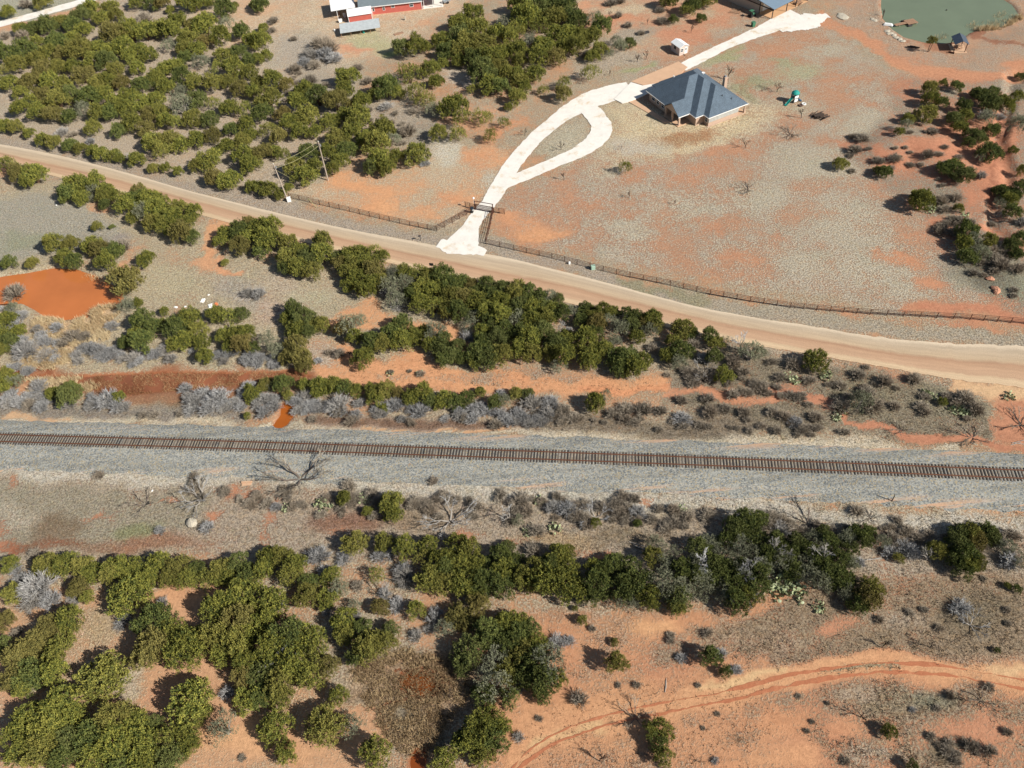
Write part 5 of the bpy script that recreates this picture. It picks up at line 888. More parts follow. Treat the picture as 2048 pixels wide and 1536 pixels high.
# ------------------------------------------------------------------ building materials
def banded(name, col, axis, freq, depth, rough=.6, var=.12, metal=0., gap=.35):
    """sheet with ribs / boards / shingles given as fine relief"""
    m, t, b = nt(name); pv = pos(t, True); s = t.nodes.new('ShaderNodeSeparateXYZ'); t.links.new(pv, s.inputs[0])
    w = mathn(t, 'FRACT', mathn(t, 'MULTIPLY', s.outputs[axis], freq)); h = mapr(t, mathn(t, 'ABSOLUTE', mathn(t, 'SUBTRACT', w, .5)), .5 - gap * .5, .5, 1, 0)
    n1_ = noise(t, pv, 1.2, 5, .65); n2_ = noise(t, pv, 9, 3, .6)
    c = scalec(t, tuple(col), mathn(t, 'ADD', mapr(t, n1_, .3, .7, 1 - var, 1 + var, False), mapr(t, n2_, .3, .7, -var * .6, var * .6, False)))
    t.links.new(c, b.inputs['Base Color']); b.inputs['Roughness'].default_value = rough; b.inputs['Metallic'].default_value = metal; b.inputs['Specular IOR Level'].default_value = .3
    bump(t, b, h, depth); return m
m_shing, t, b = nt('shingles'); pv = pos(t, True); n1_ = noise(t, pv, 5.5, 3, .6); n2_ = noise(t, pv, .8, 4, .6)
t.links.new(scalec(t, alb(94, 110, 124), mathn(t, 'ADD', mapr(t, n1_, .35, .65, .78, 1.22), mapr(t, n2_, .3, .7, -.1, .1))), b.inputs['Base Color']); b.inputs['Roughness'].default_value = .85; bump(t, b, n1_, .04)
m_brick = simple('tan_brick', alb(206, 178, 156), .9, .16, 6, bumpd=.02); m_siding = banded('pale_siding', alb(206, 206, 200), 0, 2.4, .05, .7, .06, gap=.3)
m_trim = simple('white_trim', (.74, .73, .70), .6, .05, 2); m_glass = simple('window_glass', (.03, .04, .05), .08, .2, 1, spec=.5); m_dark = simple('dark_paint', (.035, .033, .032), .6, .2, 3)
m_red = banded('red_siding', alb(220, 118, 104), 2, 4.5, .02, .7, .06); m_greyroof = banded('grey_metal_roof', alb(140, 152, 156), 0, 2.6, .03, .45, .08, .2); m_whiteroof = banded('white_metal_roof', (.80, .80, .78), 0, 2.6, .03, .45, .04)
m_tin = banded('weathered_tin', alb(206, 212, 212), 0, 3.0, .03, .55, .12, 0.); m_barnwall = banded('barn_wall', alb(206, 190, 172), 0, 3.0, .03, .55, .06); m_barnroof = banded('barn_roof', alb(150, 172, 190), 0, 2.4, .03, .4, .06, .2)
m_wood = simple('weathered_wood', alb(176, 140, 112), .85, .22, 4, bumpd=.02); m_pole = simple('pole_wood', alb(186, 172, 156), .85, .2, 2); m_pipe = simple('rusty_pipe', alb(96, 62, 48), .75, .3, 3, .2, False); m_teal = simple('teal_plastic', (.02, .26, .22), .45, .1, 2); m_whitep = simple('white_plastic', (.76, .76, .73), .5, .06, 2); m_black = simple('black_rubber', (.02, .02, .02), .8, .3, 5); m_green = simple('green_paint', (.05, .16, .09), .5, .2, 3); m_floor = simple('tan_slab', alb(226, 178, 134), .9, .1, .6); m_steelg = simple('galvanised', alb(172, 176, 178), .5, .15, 3, .4); m_stone = simple('pale_stone', alb(206, 196, 176), .9, .2, 3, bumpd=.05); m_cable = simple('cable', alb(196, 190, 140), .6, .1, 1); m_cream = simple('cream_wall', alb(222, 206, 194), .8, .06, 3)

def frame(p0, p1):
    """origin at photo point p0, x axis towards photo point p1 (both on the ground)"""
    a = P(*p0); b_ = P(*p1); ang = math.atan2(b_[1] - a[1], b_[0] - a[0]); return (a[0], a[1], ghs(*a)), ang, math.hypot(*(b_ - a))
def hip(mb, u0, u1, v0, v1, z, pitch, th=.16):
    """hip roof over a rectangle, with eave thickness"""
    w = min(u1 - u0, v1 - v0) / 2; zt = z + w * pitch
    if (u1 - u0) >= (v1 - v0): A_, B_ = (u0 + w, (v0 + v1) / 2, zt), (u1 - w, (v0 + v1) / 2, zt)
    else: A_, B_ = ((u0 + u1) / 2, v0 + w, zt), ((u0 + u1) / 2, v1 - w, zt)
    c = [(u0, v0, z), (u1, v0, z), (u1, v1, z), (u0, v1, z)]
    if (u1 - u0) >= (v1 - v0): fs = [[c[0], c[1], B_, A_], [c[1], c[2], B_], [c[2], c[3], A_, B_], [c[3], c[0], A_]]
    else: fs = [[c[0], c[1], A_], [c[1], c[2], B_, A_], [c[2], c[3], B_], [c[3], c[0], A_, B_]]
    for f_ in fs: mb.face(f_)
    lo = [(x, y, q - th) for x, y, q in c]
    for i in range(4): mb.face([lo[i], lo[(i + 1) % 4], c[(i + 1) % 4], c[i]])
    mb.face(lo[::-1])
def gable(mb, x0, x1, y0, y1, z, zr, th=.12, along='x', ov=0.):
    """gable roof slab, ridge along x or y"""
    if along == 'x': ym = (y0 + y1) / 2; pts = lambda x: [(x, y0, z), (x, ym, zr), (x, y1, z)]; A_, B_ = pts(x0), pts(x1)
    else: xm = (x0 + x1) / 2; pts = lambda y: [(x1, y, z), (xm, y, zr), (x0, y, z)]; A_, B_ = pts(y0), pts(y1)
    dn = lambda L_: [(p_[0], p_[1], p_[2] - th) for p_ in L_]; a2, b2 = dn(A_), dn(B_)
    for i in (0, 1):
        mb.face([A_[i], B_[i], B_[i + 1], A_[i + 1]]); mb.face([a2[i + 1], b2[i + 1], b2[i], a2[i]])
        mb.face([A_[i + 1], a2[i + 1], a2[i], A_[i]]); mb.face([B_[i], b2[i], b2[i + 1], B_[i + 1]])
    mb.face([A_[0], a2[0], b2[0], B_[0]]); mb.face([B_[2], b2[2], a2[2], A_[2]])
def window(parent, c, w, h, n, mat=None):
    """window at c (centre) on a wall with outward normal n (local, axis aligned)"""
    nx_, ny_ = n; tx_, ty_ = -ny_, nx_
    def slab(a0, a1, z0, z1, d0, d1):
        mb = MB(); q = []
        for z in (z0, z1):
            for a, d in ((a0, d0), (a1, d0), (a1, d1), (a0, d1)): q.append((c[0] + tx_ * a + nx_ * d, c[1] + ty_ * a + ny_ * d, c[2] + z))
        return mb.hexa(q)
    fr = MB()
    for a0, a1, z0, z1 in ((-w / 2 - .09, -w / 2, -h / 2 - .09, h / 2 + .09), (w / 2, w / 2 + .09, -h / 2 - .09, h / 2 + .09), (-w / 2, w / 2, h / 2, h / 2 + .09), (-w / 2, w / 2, -h / 2 - .09, -h / 2), (-w / 2, w / 2, -.03, .03)):
        s_ = slab(a0, a1, z0, z1, -.02, .06); o_ = len(fr.v); fr.v += s_.v; fr.f += [tuple(i + o_ for i in f_) for f_ in s_.f]
    fo = fr.part('window', mat or m_trim, parent); s_ = slab(-w / 2 + .005, w / 2 - .005, -h / 2 + .005, h / 2 - .005, -.03, .02); s_.part('pane', m_glass, fo)
    return fo
def house():
    A = np.array([52.72, 169.58]); ang = math.radians(23.2); z = ghs(A[0], A[1] + 4) + .02
    t_ = thing('brick_house', 'tan brick house with dark blue grey hipped shingle roof by the white drive', 'house', (A[0], A[1], z), ang)
    wl = MB(); wl.box(0, 8.6, .5, 19.5, -.3, 2.5); wl.box(-2.3, .1, 2.3, 19.0, -.3, 2.49); wl.box(-4.9, -2.2, 10.4, 17.9, -.3, 2.48); wl.box(8.5, 10.5, 6, 19.4, -.3, 2.47); wo_ = wl.part('wall', m_brick, t_)
    sd = MB(); sd.box(.02, 8.62, .44, .52, .95, 2.42)
    for k in range(22): x = .2 + k * .385; sd.box(x, x + .05, .405, .45, .95, 2.42)
    sd.part('siding', m_siding, t_)
    MB().box(-.4, 10.6, -.3 + .45, .5, -.3, .12).part('plinth', m_brick, t_)
    rf = MB(); hip(rf, -.5, 11, 0, 20.2, 2.55, .67); hip(rf, -2.85, 10.96, 1.85, 20.0, 2.56, .67); hip(rf, -5.5, 10.92, 4.2, 18.5, 2.57, .67); ro = rf.part('roof', m_shing, t_)
    g = MB(); gable(g, -6.0, -1.0, 4.15, 10.5, 2.58, 4.78, .14); g.part('porch_roof', m_shing, t_)
    g2 = MB(); g2.face([(-5.7, 4.5, 2.5), (-5.7, 7.32, 4.5), (-5.7, 10.2, 2.5)]); g2.face([(-5.55, 4.5, 2.5), (-5.55, 10.2, 2.5), (-5.55, 7.32, 4.5)]); g2.part('gable_end', m_brick, t_)
    fa = MB()
    for (x0, x1, y0, y1) in ((-.55, 11.05, -.06, 0), (-.56, -.5, 0, 1.8), (-2.91, -.56, 1.79, 1.85), (-2.91, -2.85, 1.85, 4.2), (-6.05, -2.91, 4.08, 4.15), (-5.56, -5.5, 10.5, 18.5)): fa.box(x0, x1, y0, y1, 2.36, 2.56)
    fa.part('fascia', m_trim, t_)
    for (x, y) in ((-5.45, 4.6), (-5.45, 7.3), (-5.45, 9.9)): MB().box(x - .2, x + .2, y - .2, y + .2, -.3, 2.5, .02).part('column', m_brick, t_)
    pc = MB(); pc.box(10.35, 10.75, .3, .7, -.3, 1.1, .02); pc.box(10.47, 10.63, .42, .58, 1.1, 2.5); pc.part('column', m_brick, t_)
    MB().box(-6.0, -2.2, 4.2, 10.4, -.3, .14).part('porch_floor', m_conc, t_); MB().box(8.6, 10.9, .3, 6, -.3, .13).part('porch_floor', m_conc, t_)
    for (c, w_, h_, n_) in (((-.02, 1.3, 1.45), .8, 1.2, (-1, 0)), ((-4.92, 12.0, 1.45), 1.0, 1.2, (-1, 0)), ((-4.92, 16.0, 1.5), 1.2, 1.2, (-1, 0)), ((-4.92, 14.1, 1.45), .9, 1.2, (-1, 0)), ((-2.32, 9.2, 1.4), 1.0, 1.2, (-1, 0))): window(t_, c, w_, h_, n_)
    d = MB(); d.box(-2.37, -2.28, 6.6, 7.6, .14, 2.2); do = d.part('door', m_dark, t_); MB().lathe([(.03, -.02), (.035, .02), (.02, .04)], 6).part('handle', m_steelg, do).location = (-2.4, 6.75, 1.15)
    ch = MB(); ch.box(11.0, 11.8, 9.3, 10.1, -.3, 4.7); ch.box(10.92, 11.88, 9.22, 10.18, 4.7, 4.82, .03); ch.part('chimney', m_brick, t_)
    ch2 = MB(); ch2.box(11.15, 11.65, 9.45, 9.95, 4.82, 5.1, .02); ch2.part('chimney_cap', m_steelg, t_)
    for (x, y, zz, r_) in ((1.0, 16.2, 4.9, .09), (1.3, 16.9, 4.7, .09), (5.5, 3.2, 4.7, .07), (7.4, 2.0, 3.9, .06)): MB().lathe([(r_, 0), (r_, .45), (r_ * 1.4, .47), (r_ * 1.4, .55)], 8).part('vent_pipe', m_trim if x < 2 else m_dark, t_).location = (x, y, zz - .15)
    MB().lathe([(.05, 0), (.08, .35), (.42, .55), (.38, .62), (.05, .5)], 12).part('dish', m_trim, t_).location = (8.0, 14.0, 4.45)
    # porch bench and grill as real things
    bo = t_.matrix_basis @ Vector((-5.2, 5.9, .14)); return t_
hs = house()
# -- shed
o0, an, L = frame((1320 + 840 / 21.94, 60 + 1140 / 21.94), (1320 + 1205 / 21.94, 60 + 1020 / 21.94))
t_ = thing('garden_shed', 'small white shed with bright white metal roof beside the lane', 'shed', o0, an); Wd, Dp = 2.75, 3.9
w_ = MB(); w_.box(0, Wd, 0, Dp, -.2, 2.2)
for y_ in (0.0, Dp): w_.face([(0, y_, 2.2), (Wd, y_, 2.2), (Wd / 2, y_, 2.72)] if y_ == 0 else [(Wd, y_, 2.2), (0, y_, 2.2), (Wd / 2, y_, 2.72)])
w_.part('wall', m_cream, t_); g = MB(); gable(g, -.15, Wd + .15, -.18, Dp + .15, 2.2, 2.78, .07, 'y'); g.part('roof', m_whiteroof, t_)
window(t_, (.75, 0, 1.35), .75, .8, (0, -1)); window(t_, (0, 2.1, 1.5), .7, .7, (-1, 0), m_dark)
d = MB(); d.box(1.55, 2.35, -.05, .02, 0, 1.95); dd = d.part('door', m_trim, t_); q = MB(); q.box(1.8, 2.1, -.08, -.045, 1.1, 1.7); q.part('pane', m_glass, dd)
s_ = MB(); s_.box(1.3, 2.9, -.9, -.02, -.2, .18, .02); s_.box(1.5, 2.6, -1.25, -.9, -.2, .06); s_.part('step', m_wood, t_)

# -- red house, carport, red shed, tin roofed lean-to
rz_ = lambda x, y: (640 + x / 7.877, y / 7.877)
o0, an, L = frame(rz_(835, 245), rz_(1615, 158))
t_ = thing('red_house', 'long red sided house with white window trim and grey metal roof', 'house', o0, an)
w_ = MB(); w_.box(-3.6, L, 0, 8, -.2, 2.75)
for x_ in (-3.6, L): w_.face([(x_, 0, 2.75), (x_, 8, 2.75), (x_, 4, 4.5)] if x_ > 0 else [(x_, 8, 2.75), (x_, 0, 2.75), (x_, 4, 4.5)])
w_.part('wall', m_red, t_); g = MB(); gable(g, -3.9, L + .3, -.45, 8.45, 2.72, 4.68, .12); g.part('roof', m_greyroof, t_)
MB().box(-3.9, L + .3, -.53, -.455, 2.52, 2.74).part('fascia', m_trim, t_); MB().box(-3.65, L + .05, -.1, -.005, -.2, .16).part('plinth', m_conc, t_)
for x_, w2, h2, zc in ((.45, .55, 1.3, 1.85), (3.55, .55, 1.3, 1.8), (6.3, .9, .75, 2.0), (11.8, .95, 1.15, 1.85)):
    if x_ < L: window(t_, (x_, 0, zc), w2, h2, (0, -1))
q = MB(); q.box(-.05, .09, -.05, .06, -.1, 2.7); q.box(L - .08, L + .06, -.05, .06, -.1, 2.7); q.part('corner_trim', m_trim, t_)
pr = MB(); pr.box(L + .4, L + 6.2, .6, 7, 2.5, 2.6); pr.part('porch_roof', m_greyroof, t_)
for x_, y_ in ((L + .6, .8), (L + 3.3, .8), (L + 6.0, .8), (L + 6.0, 6.8)): MB().box(x_ - .07, x_ + .07, y_ - .07, y_ + .07, -.2, 2.5, .01).part('post', m_trim, t_)
MB().box(L + .2, L + 6.3, .4, 7, -.2, .1).part('porch_floor', m_concw, t_)
o1, a1, L1 = frame(rz_(290, 300), rz_(620, 245))
t_ = thing('carport', 'open carport with flat white metal roof beside the red house', 'carport', o1, a1); q = MB(); q.hexa([(-1.6, -.3, 2.55), (5.6, -.3, 2.55), (5.6, 8, 2.75), (-1.6, 8, 2.75), (-1.6, -.3, 2.65), (5.6, -.3, 2.65), (5.6, 8, 2.85), (-1.6, 8, 2.85)]); q.part('roof', m_whiteroof, t_)
for x_, y_ in ((0, 0), (5.2, 0), (0, 7.6), (5.2, 7.6)): MB().box(x_ - .07, x_ + .07, y_ - .07, y_ + .07, -.2, 2.6, .01).part('post', m_trim, t_)
o2, a2, L2 = frame(rz_(465, 365), rz_(830, 310))
t_ = thing('red_shed', 'small red shed with grey and white gable roof between carport and tin lean-to', 'shed', o2, a2); w_ = MB(); w_.box(0, L2, 0, 4.2, -.2, 2.0)
for x_ in (0, L2): w_.face([(x_, 0, 2.0), (x_, 4.2, 2.0), (x_, 2.1, 3.0)] if x_ > 0 else [(x_, 4.2, 2.0), (x_, 0, 2.0), (x_, 2.1, 3.0)])
w_.part('wall', m_red, t_); g = MB(); gable(g, -.15, L2 + .15, -.3, 4.5, 1.98, 3.1, .08); g.part('roof', m_whiteroof, t_)
q = MB(); q.box(-.06, .08, -.05, .05, -.1, 1.95); q.box(L2 - .08, L2 + .06, -.05, .05, -.1, 1.95); q.part('corner_trim', m_trim, t_)
o3, a3, L3 = frame(rz_(335, 600), rz_(965, 505))
t_ = thing('tin_lean_to', 'low lean-to with pale weathered tin roof in front of the red shed', 'shed', o3, a3); q = MB()
sh_ = int(L3 / .9)
for k in range(sh_): x0, x1 = k * L3 / sh_, (k + 1) * L3 / sh_ - .015; zz = .004 * (k % 2); q = MB(); q.hexa([(x0, -.2, 1.35 + zz), (x1, -.2, 1.35 + zz), (x1, 4.6, 1.95 + zz), (x0, 4.6, 1.95 + zz), (x0, -.2, 1.40 + zz), (x1, -.2, 1.40 + zz), (x1, 4.6, 2.0 + zz), (x0, 4.6, 2.0 + zz)]); q.part('roof_sheet', m_tin, t_)
for x_ in np.linspace(.2, L3 - .2, 5):
    for y_ in (.1, 4.4): MB().box(x_ - .06, x_ + .06, y_ - .06, y_ + .06, -.2, 1.36 + y_ * .12, .01).part('post', m_wood, t_)
MB().box(0.05, L3 - .05, 4.3, 4.36, -.1, 1.9).part('back_wall', m_tin, t_)
def drum(px, py, mat, lab, name='barrel', cat='barrel', r=.3, h=.9, group=None):
    b_ = P(px, py); mb = MB(); mb.lathe([(r * .95, 0), (r, .02), (r, h * .33), (r * 1.05, h * .35), (r, h * .37), (r, h * .66), (r * 1.05, h * .68), (r, h * .7), (r, h - .02), (r * .94, h), (r * .9, h - .03), (.02, h - .03)], 14)
    return mb.obj(name, mat, lab, cat, (b_[0], b_[1], ghs(*b_)), 0, group)
drum(*rz_(690, 525), m_teal, 'blue green barrel at the front of the tin lean-to'); drum(*rz_(310, 240), m_wood, 'orange brown barrel under the carport edge'); drum(*rz_(1602, 90), m_dark, 'dark round barrel at the corner of the red house'); drum(*rz_(235, 495), m_whitep, 'white barrel beside the shaded end of the lean-to', r=.25, h=.6)
def bin_(px, py, mat, lab, w=.6, d=.7, h=1.0, cat='bin', name='wheeled_bin', rz=.3):
    b_ = P(px, py); t_ = thing(name, lab, cat, (b_[0], b_[1], ghs(*b_)), rz); q = MB(); q.hexa([(-w * .42, -d * .42, .05), (w * .42, -d * .42, .05), (w * .42, d * .42, .05), (-w * .42, d * .42, .05), (-w / 2, -d / 2, h), (w / 2, -d / 2, h), (w / 2, d / 2, h), (-w / 2, d / 2, h)]); q.part('body', mat, t_)
    q = MB(); q.box(-w * .54, w * .54, -d * .56, d * .54, h, h + .07, .02); q.part('lid', mat, t_)
    for s_ in (-1, 1): MB().tube([(s_ * w * .45, d * .42, .12), (s_ * w * .52, d * .42, .12)], .12, 10).part('wheel', m_black, t_)
bin_(1506, 53, m_green, 'dark green wheeled bin on the grass below the barn', .9, .9, 1.2); bin_(*rz_(735, 480), m_whitep, 'white chest standing at the front of the tin lean-to', 1.0, .6, .7, 'chest', 'white_chest'); bin_(*rz_(390, 275), m_whitep, 'white appliance standing under the carport', .7, .7, 1.1, 'appliance', 'white_appliance'); bin_(*rz_(325, 355), m_whitep, 'white box beside the carport post', 1.1, .8, .8, 'box', 'white_box'); bin_(*rz_(1345, 320), m_stone, 'short pale wellhead standing on the bare yard of the red house', .4, .4, .9, 'wellhead', 'wellhead')
b_ = P(*rz_(1240, 535)); q = MB(); q.box(-1.4, 1.4, -.6, .6, -.02, .12, .04); q.obj('wooden_pallet_cover', m_wood, 'flat brown wooden cover lying on green grass in front of the red house', 'cover', (b_[0], b_[1], ghs(*b_)), .35)
# trailer at the end of the red house porch
b_ = P(893, 6); t_ = thing('utility_trailer', 'small two wheeled utility trailer parked by the red house porch', 'trailer', (b_[0], b_[1], ghs(*b_)), .6); q = MB(); q.box(-1.2, 1.2, -.7, .7, .5, .58)
for a0, a1, c0, c1 in ((-1.2, 1.2, -.7, -.66), (-1.2, 1.2, .66, .7), (-1.2, -1.16, -.66, .66), (1.16, 1.2, -.66, .66)): q.box(a0, a1, c0, c1, .58, .9)
q.part('bed', m_steelg, t_); MB().tube([(1.2, 0, .5), (2.3, 0, .45)], .05, 6).part('tongue', m_dark, t_)
for s_ in (-1, 1): w_ = MB().tube([(0, s_ * .76, .33), (0, s_ * .95, .33)], .33, 14).part('wheel', m_black, t_)

# -- barn with open porch
bz = lambda x, y: (1440 + x / 8.533, y / 8.533)
o4, a4, L4 = frame(bz(885, 327), bz(1295, 122)); pb = P(*bz(620, 252)); wv = math.hypot(*(pb - P(*bz(885, 327)))); 
t_ = thing('metal_barn', 'tan metal barn with pale blue roof and open porch on posts', 'barn', o4, a4); Lb = L4 + 5
MB().box(0, Lb, 0, wv, -.3, .12).part('porch_floor', m_floor, t_); w_ = MB(); w_.box(0, Lb, wv, wv + 11, -.3, 3.3); w_.part('wall', m_barnwall, t_)
g = MB(); g.hexa([(-.5, -.6, 2.95), (Lb + .4, -.6, 2.95), (Lb + .4, wv + 5.5, 4.6), (-.5, wv + 5.5, 4.6), (-.5, -.6, 3.07), (Lb + .4, -.6, 3.07), (Lb + .4, wv + 5.5, 4.72), (-.5, wv + 5.5, 4.72)]); g.hexa([(-.5, wv + 5.5, 4.6), (Lb + .4, wv + 5.5, 4.6), (Lb + .4, wv + 11.4, 3.2), (-.5, wv + 11.4, 3.2), (-.5, wv + 5.5, 4.72), (Lb + .4, wv + 5.5, 4.72), (Lb + .4, wv + 11.4, 3.32), (-.5, wv + 11.4, 3.32)]); g.part('roof', m_barnroof, t_)
MB().box(-.56, -.5, -.6, wv + 5.4, 2.6, 2.9).part('beam', m_dark, t_)
for x_ in (0.1, 6.0, L4, Lb - .1): MB().box(x_ - .09, x_ + .09, .05, .23, -.3, 2.97, .01).part('post', m_dark, t_)
MB().box(.01, .19, wv - .25, wv - .05, -.3, 3.2, .01).part('post', m_dark, t_)
d = MB(); d.box(1.6, 5.2, wv - .05, wv + .01, .12, 2.9); d.part('door', m_trim, t_)
def picnic(px, py, rz, lab, sc=1.):
    b_ = P(px, py); t_ = thing('picnic_table', lab, 'picnic table', (b_[0], b_[1], ghs(*b_)), rz); t_.scale = (sc, sc, sc)
    for k in range(4): MB().box(-.95, .95, -.38 + k * .19, -.21 + k * .19, .72, .76).part('tabletop_plank', m_wood, t_)
    for s_ in (-1, 1):
        MB().box(-.95, .95, s_ * .72 - .13, s_ * .72 + .13, .42, .46).part('bench_plank', m_wood, t_)
        l_ = MB(); l_.hexa([(s_ * .65 - .04, -.7, 0), (s_ * .65 + .04, -.7, 0), (s_ * .65 + .04, -.6, 0), (s_ * .65 - .04, -.6, 0), (s_ * .65 - .04, -.25, .72), (s_ * .65 + .04, -.25, .72), (s_ * .65 + .04, -.15, .72), (s_ * .65 - .04, -.15, .72)]); l_.part('leg', m_wood, t_)
        l_ = MB(); l_.hexa([(s_ * .65 - .04, .6, 0), (s_ * .65 + .04, .6, 0), (s_ * .65 + .04, .7, 0), (s_ * .65 - .04, .7, 0), (s_ * .65 - .04, .15, .72), (s_ * .65 + .04, .15, .72), (s_ * .65 + .04, .25, .72), (s_ * .65 - .04, .25, .72)]); l_.part('leg', m_wood, t_); MB().box(s_ * .65 - .05, s_ * .65 + .05, -.78, .78, .37, .42).part('brace', m_wood, t_)
picnic(*bz(1260, 40), .4, 'grey picnic table at the far end of the barn porch', 1.1); picnic(*bz(1340, 75), .9, 'weathered picnic table on the dirt outside the barn porch', 1.1)
def rig():   # small green garden tractor
    b_ = P(*bz(540, 280)); t_ = thing('garden_tractor', 'small green garden tractor with canopy beside the barn wall', 'tractor', (b_[0], b_[1], ghs(*b_)), .5)
    q = MB(); q.box(.1, 1.1, -.28, .28, .45, .95, .08); q.part('hood', m_green, t_); q = MB(); q.box(-.7, .15, -.4, .4, .4, .55, .03); q.part('chassis', m_dark, t_); q = MB(); q.box(-.55, -.15, -.25, .25, .55, .7, .04); q.box(-.62, -.5, -.25, .25, .6, 1.1, .03); q.part('seat', m_black, t_)
    q = MB(); q.box(-.9, .3, -.5, .5, 1.75, 1.82, .03); q.part('canopy', m_green, t_)
    for x_, y_ in ((-.8, -.42), (-.8, .42), (.2, -.42), (.2, .42)): MB().tube([(x_, y_, .5), (x_, y_, 1.76)], .025, 5).part('canopy_post', m_dark, t_)
    for x_, r_, s_ in ((-.45, .42, -1), (-.45, .42, 1), (.85, .26, -1), (.85, .26, 1)): MB().tube([(x_, s_ * .4, r_), (x_, s_ * .62, r_)], r_, 14).part('wheel', m_black, t_)
    MB().tube([(.1, 0, .9), (-.1, 0, 1.1)], .03, 5).part('steering_column', m_dark, t_)
rig()
def logs(name, px, py, n, L, r, spread, rz, mat, lab, cat, layers=1):
    b_ = P(px, py); t_ = thing(name, lab, cat, (b_[0], b_[1], ghs(*b_)), rz); r0 = random.Random(int(px)); 
    for k in range(n):
        lay = k * layers // n; y_ = r0.uniform(-spread, spread); a = r0.gauss(0, .16); rr = r * r0.uniform(.7, 1.2); z_ = rr + lay * r * 1.6; x_ = r0.uniform(-.25, .25) * L; l_ = L * r0.uniform(.6, 1) / 2
        MB().tube([(x_ - l_ * math.cos(a), y_ - l_ * math.sin(a), z_), (x_, y_ + r0.uniform(-.05, .05), z_ + .02), (x_ + l_ * math.cos(a), y_ + l_ * math.sin(a), z_)], [rr, rr * .95, rr * .8], 7).part('log', mat, t_)
    return t_
logs('lumber_pile', *bz(260, 195), 7, 3.6, .10, 1.2, -.3, m_wood, 'scattered pile of weathered lumber beside the tan barn', 'lumber pile')
logs('log_pile', 1640, 236, 16, 2.6, .16, 1.7, .45, m_limb, 'dark pile of cut logs and brush on the dry lawn', 'log pile', 3)
logs('log_pile', 1830, 95, 3, 3.2, .16, .2, -.55, m_limb, 'dark fallen log lying beside the green pond', 'log'); logs('dead_brush', 490, 596, 18, 3.4, .06, 1.5, .9, m_limbg, 'heap of grey dead branches in the dry grass', 'brush pile', 2); logs('dead_brush', 640, 108, 26, 5, .07, 3.6, .2, m_limbg, 'wide grey brush pile on the pale clearing near the red house', 'brush pile', 2)
logs('fallen_branch', 1330, 1372, 2, 1.6, .05, .2, 1.2, m_limbg, 'bent dead branch lying on bare red soil', 'branch'); logs('fallen_branch', 1750, 1118, 2, 2.2, .07, .1, -.1, m_limbg, 'pale dead log lying at the edge of the long tree row', 'log'); logs('fallen_branch', 2035, 888, 3, 2.6, .06, .5, .05, m_limbg, 'pale split log on red soil near the end of the ballast', 'log'); logs('fallen_branch', 1290, 1100, 2, 5, .08, .5, -.6, m_limbg, 'long pale dead limb lying over the dark tree row', 'branch')
for (px, py, s_) in ((1015 / 2 + 0, 0, 0),): pass
# flat stones by the pond and scattered rocks
def rock(px, py, r, lab, mat=m_stone, flat=.5, group=None, k=0):
    r0 = random.Random(int(px * 7 + py)); b_ = P(px, py); mb = MB(); ring = 9; prof_ = [(.55, -.1), (1.0, .1), (.95, .45), (.6, .85), (.1, 1.0)]; base = len(mb.v)
    for rr, zz in prof_:
        for j in range(ring): a = j * 6.283 / ring; q = rr * r * r0.uniform(.78, 1.18); mb.v.append((q * math.cos(a), q * math.sin(a) * .8, zz * r * flat * r0.uniform(.85, 1.1)))
    for i in range(len(prof_) - 1):
        for j in range(ring): a = i * ring + j; c = i * ring + (j + 1) % ring; mb.f.append((a, c, c + ring, a + ring))
    mb.f.append(tuple(range((len(prof_) - 1) * ring, len(prof_) * ring))); return mb.obj('rock', mat, lab, 'rock', (b_[0], b_[1], ghs(*b_)), r0.random() * 6, group)
rock(384, 1046, 1.0, 'pale boulder among dry grass below the railway', flat=.8)
for px, py in ((1745, 38), (1750, 40), (1775, 62), (1782, 66), (1788, 70), (1793, 75), (1800, 78), (1778, 66), (1806, 82)): rock(px, py, .8, 'pale flat stone in the scatter along the bank of the green pond', flat=.35, group='stones on the pond bank')
for px, py in ((1990, 578), (1993, 584), (1980, 558)): rock(px, py, .8, 'reddish rock in the scrub at the lawn corner', simple('red_stone', alb(206, 150, 120), .9, .2, 3), .7, 'rocks at the lawn corner')
b_ = P(1685, 33); rock(1684, 33, 2.0, 'wide pale limestone slab beside the barn yard', flat=.18)

# -- pond dock, boat, pavilion, stakes
pz = lambda x, y: (1740 + x / 6.65, y / 6.65)
o5, a5, L5 = frame(pz(330, 335), pz(470, 305)); t_ = thing('dock', 'small wooden dock with square platform reaching into the green pond', 'dock', (o5[0], o5[1], 0), a5)
for k in range(9): MB().box(k * .36, k * .36 + .33, -.55, .55, .02, .09).part('plank', m_wood, t_)
for k in range(10): MB().box(3.3 + k * .29, 3.3 + k * .29 + .26, -1.25, 1.25, .04, .12).part('plank', m_wood, t_)
for x_, y_ in ((3.5, -1.1), (3.5, 1.1), (5.9, -1.1), (5.9, 1.1), (1.2, -.45), (1.2, .45)): MB().tube([(x_, y_, -1.3), (x_, y_, .1)], .09, 8).part('pile', m_pole, t_)
for y_ in (-1.5, 1.5): MB().box(3.0, 4.2, y_ - .22, y_ + .22, -.34, .0, .05).part('float', m_dark, t_)
o6, a6, L6 = frame(pz(185, 322), pz(285, 335)); t_ = thing('jon_boat', 'white flat bottomed boat lying upside down on the pond bank', 'boat', o6, a6); q = MB(); q.hexa([(-.1, -.6, 0), (2.3, -.5, 0), (2.3, .5, 0), (-.1, .6, 0), (.15, -.42, .42), (1.9, -.34, .42), (1.9, .34, .42), (.15, .42, .42)]); q.part('hull', m_whitep, t_)
for y_ in (-.2, 0, .2): MB().box(.2, 1.85, y_ - .02, y_ + .02, .415, .45).part('keel', m_whitep, t_)
MB().box(-.14, 2.34, -.63, -.5, .0, .06).part('gunwale', m_steelg, t_)
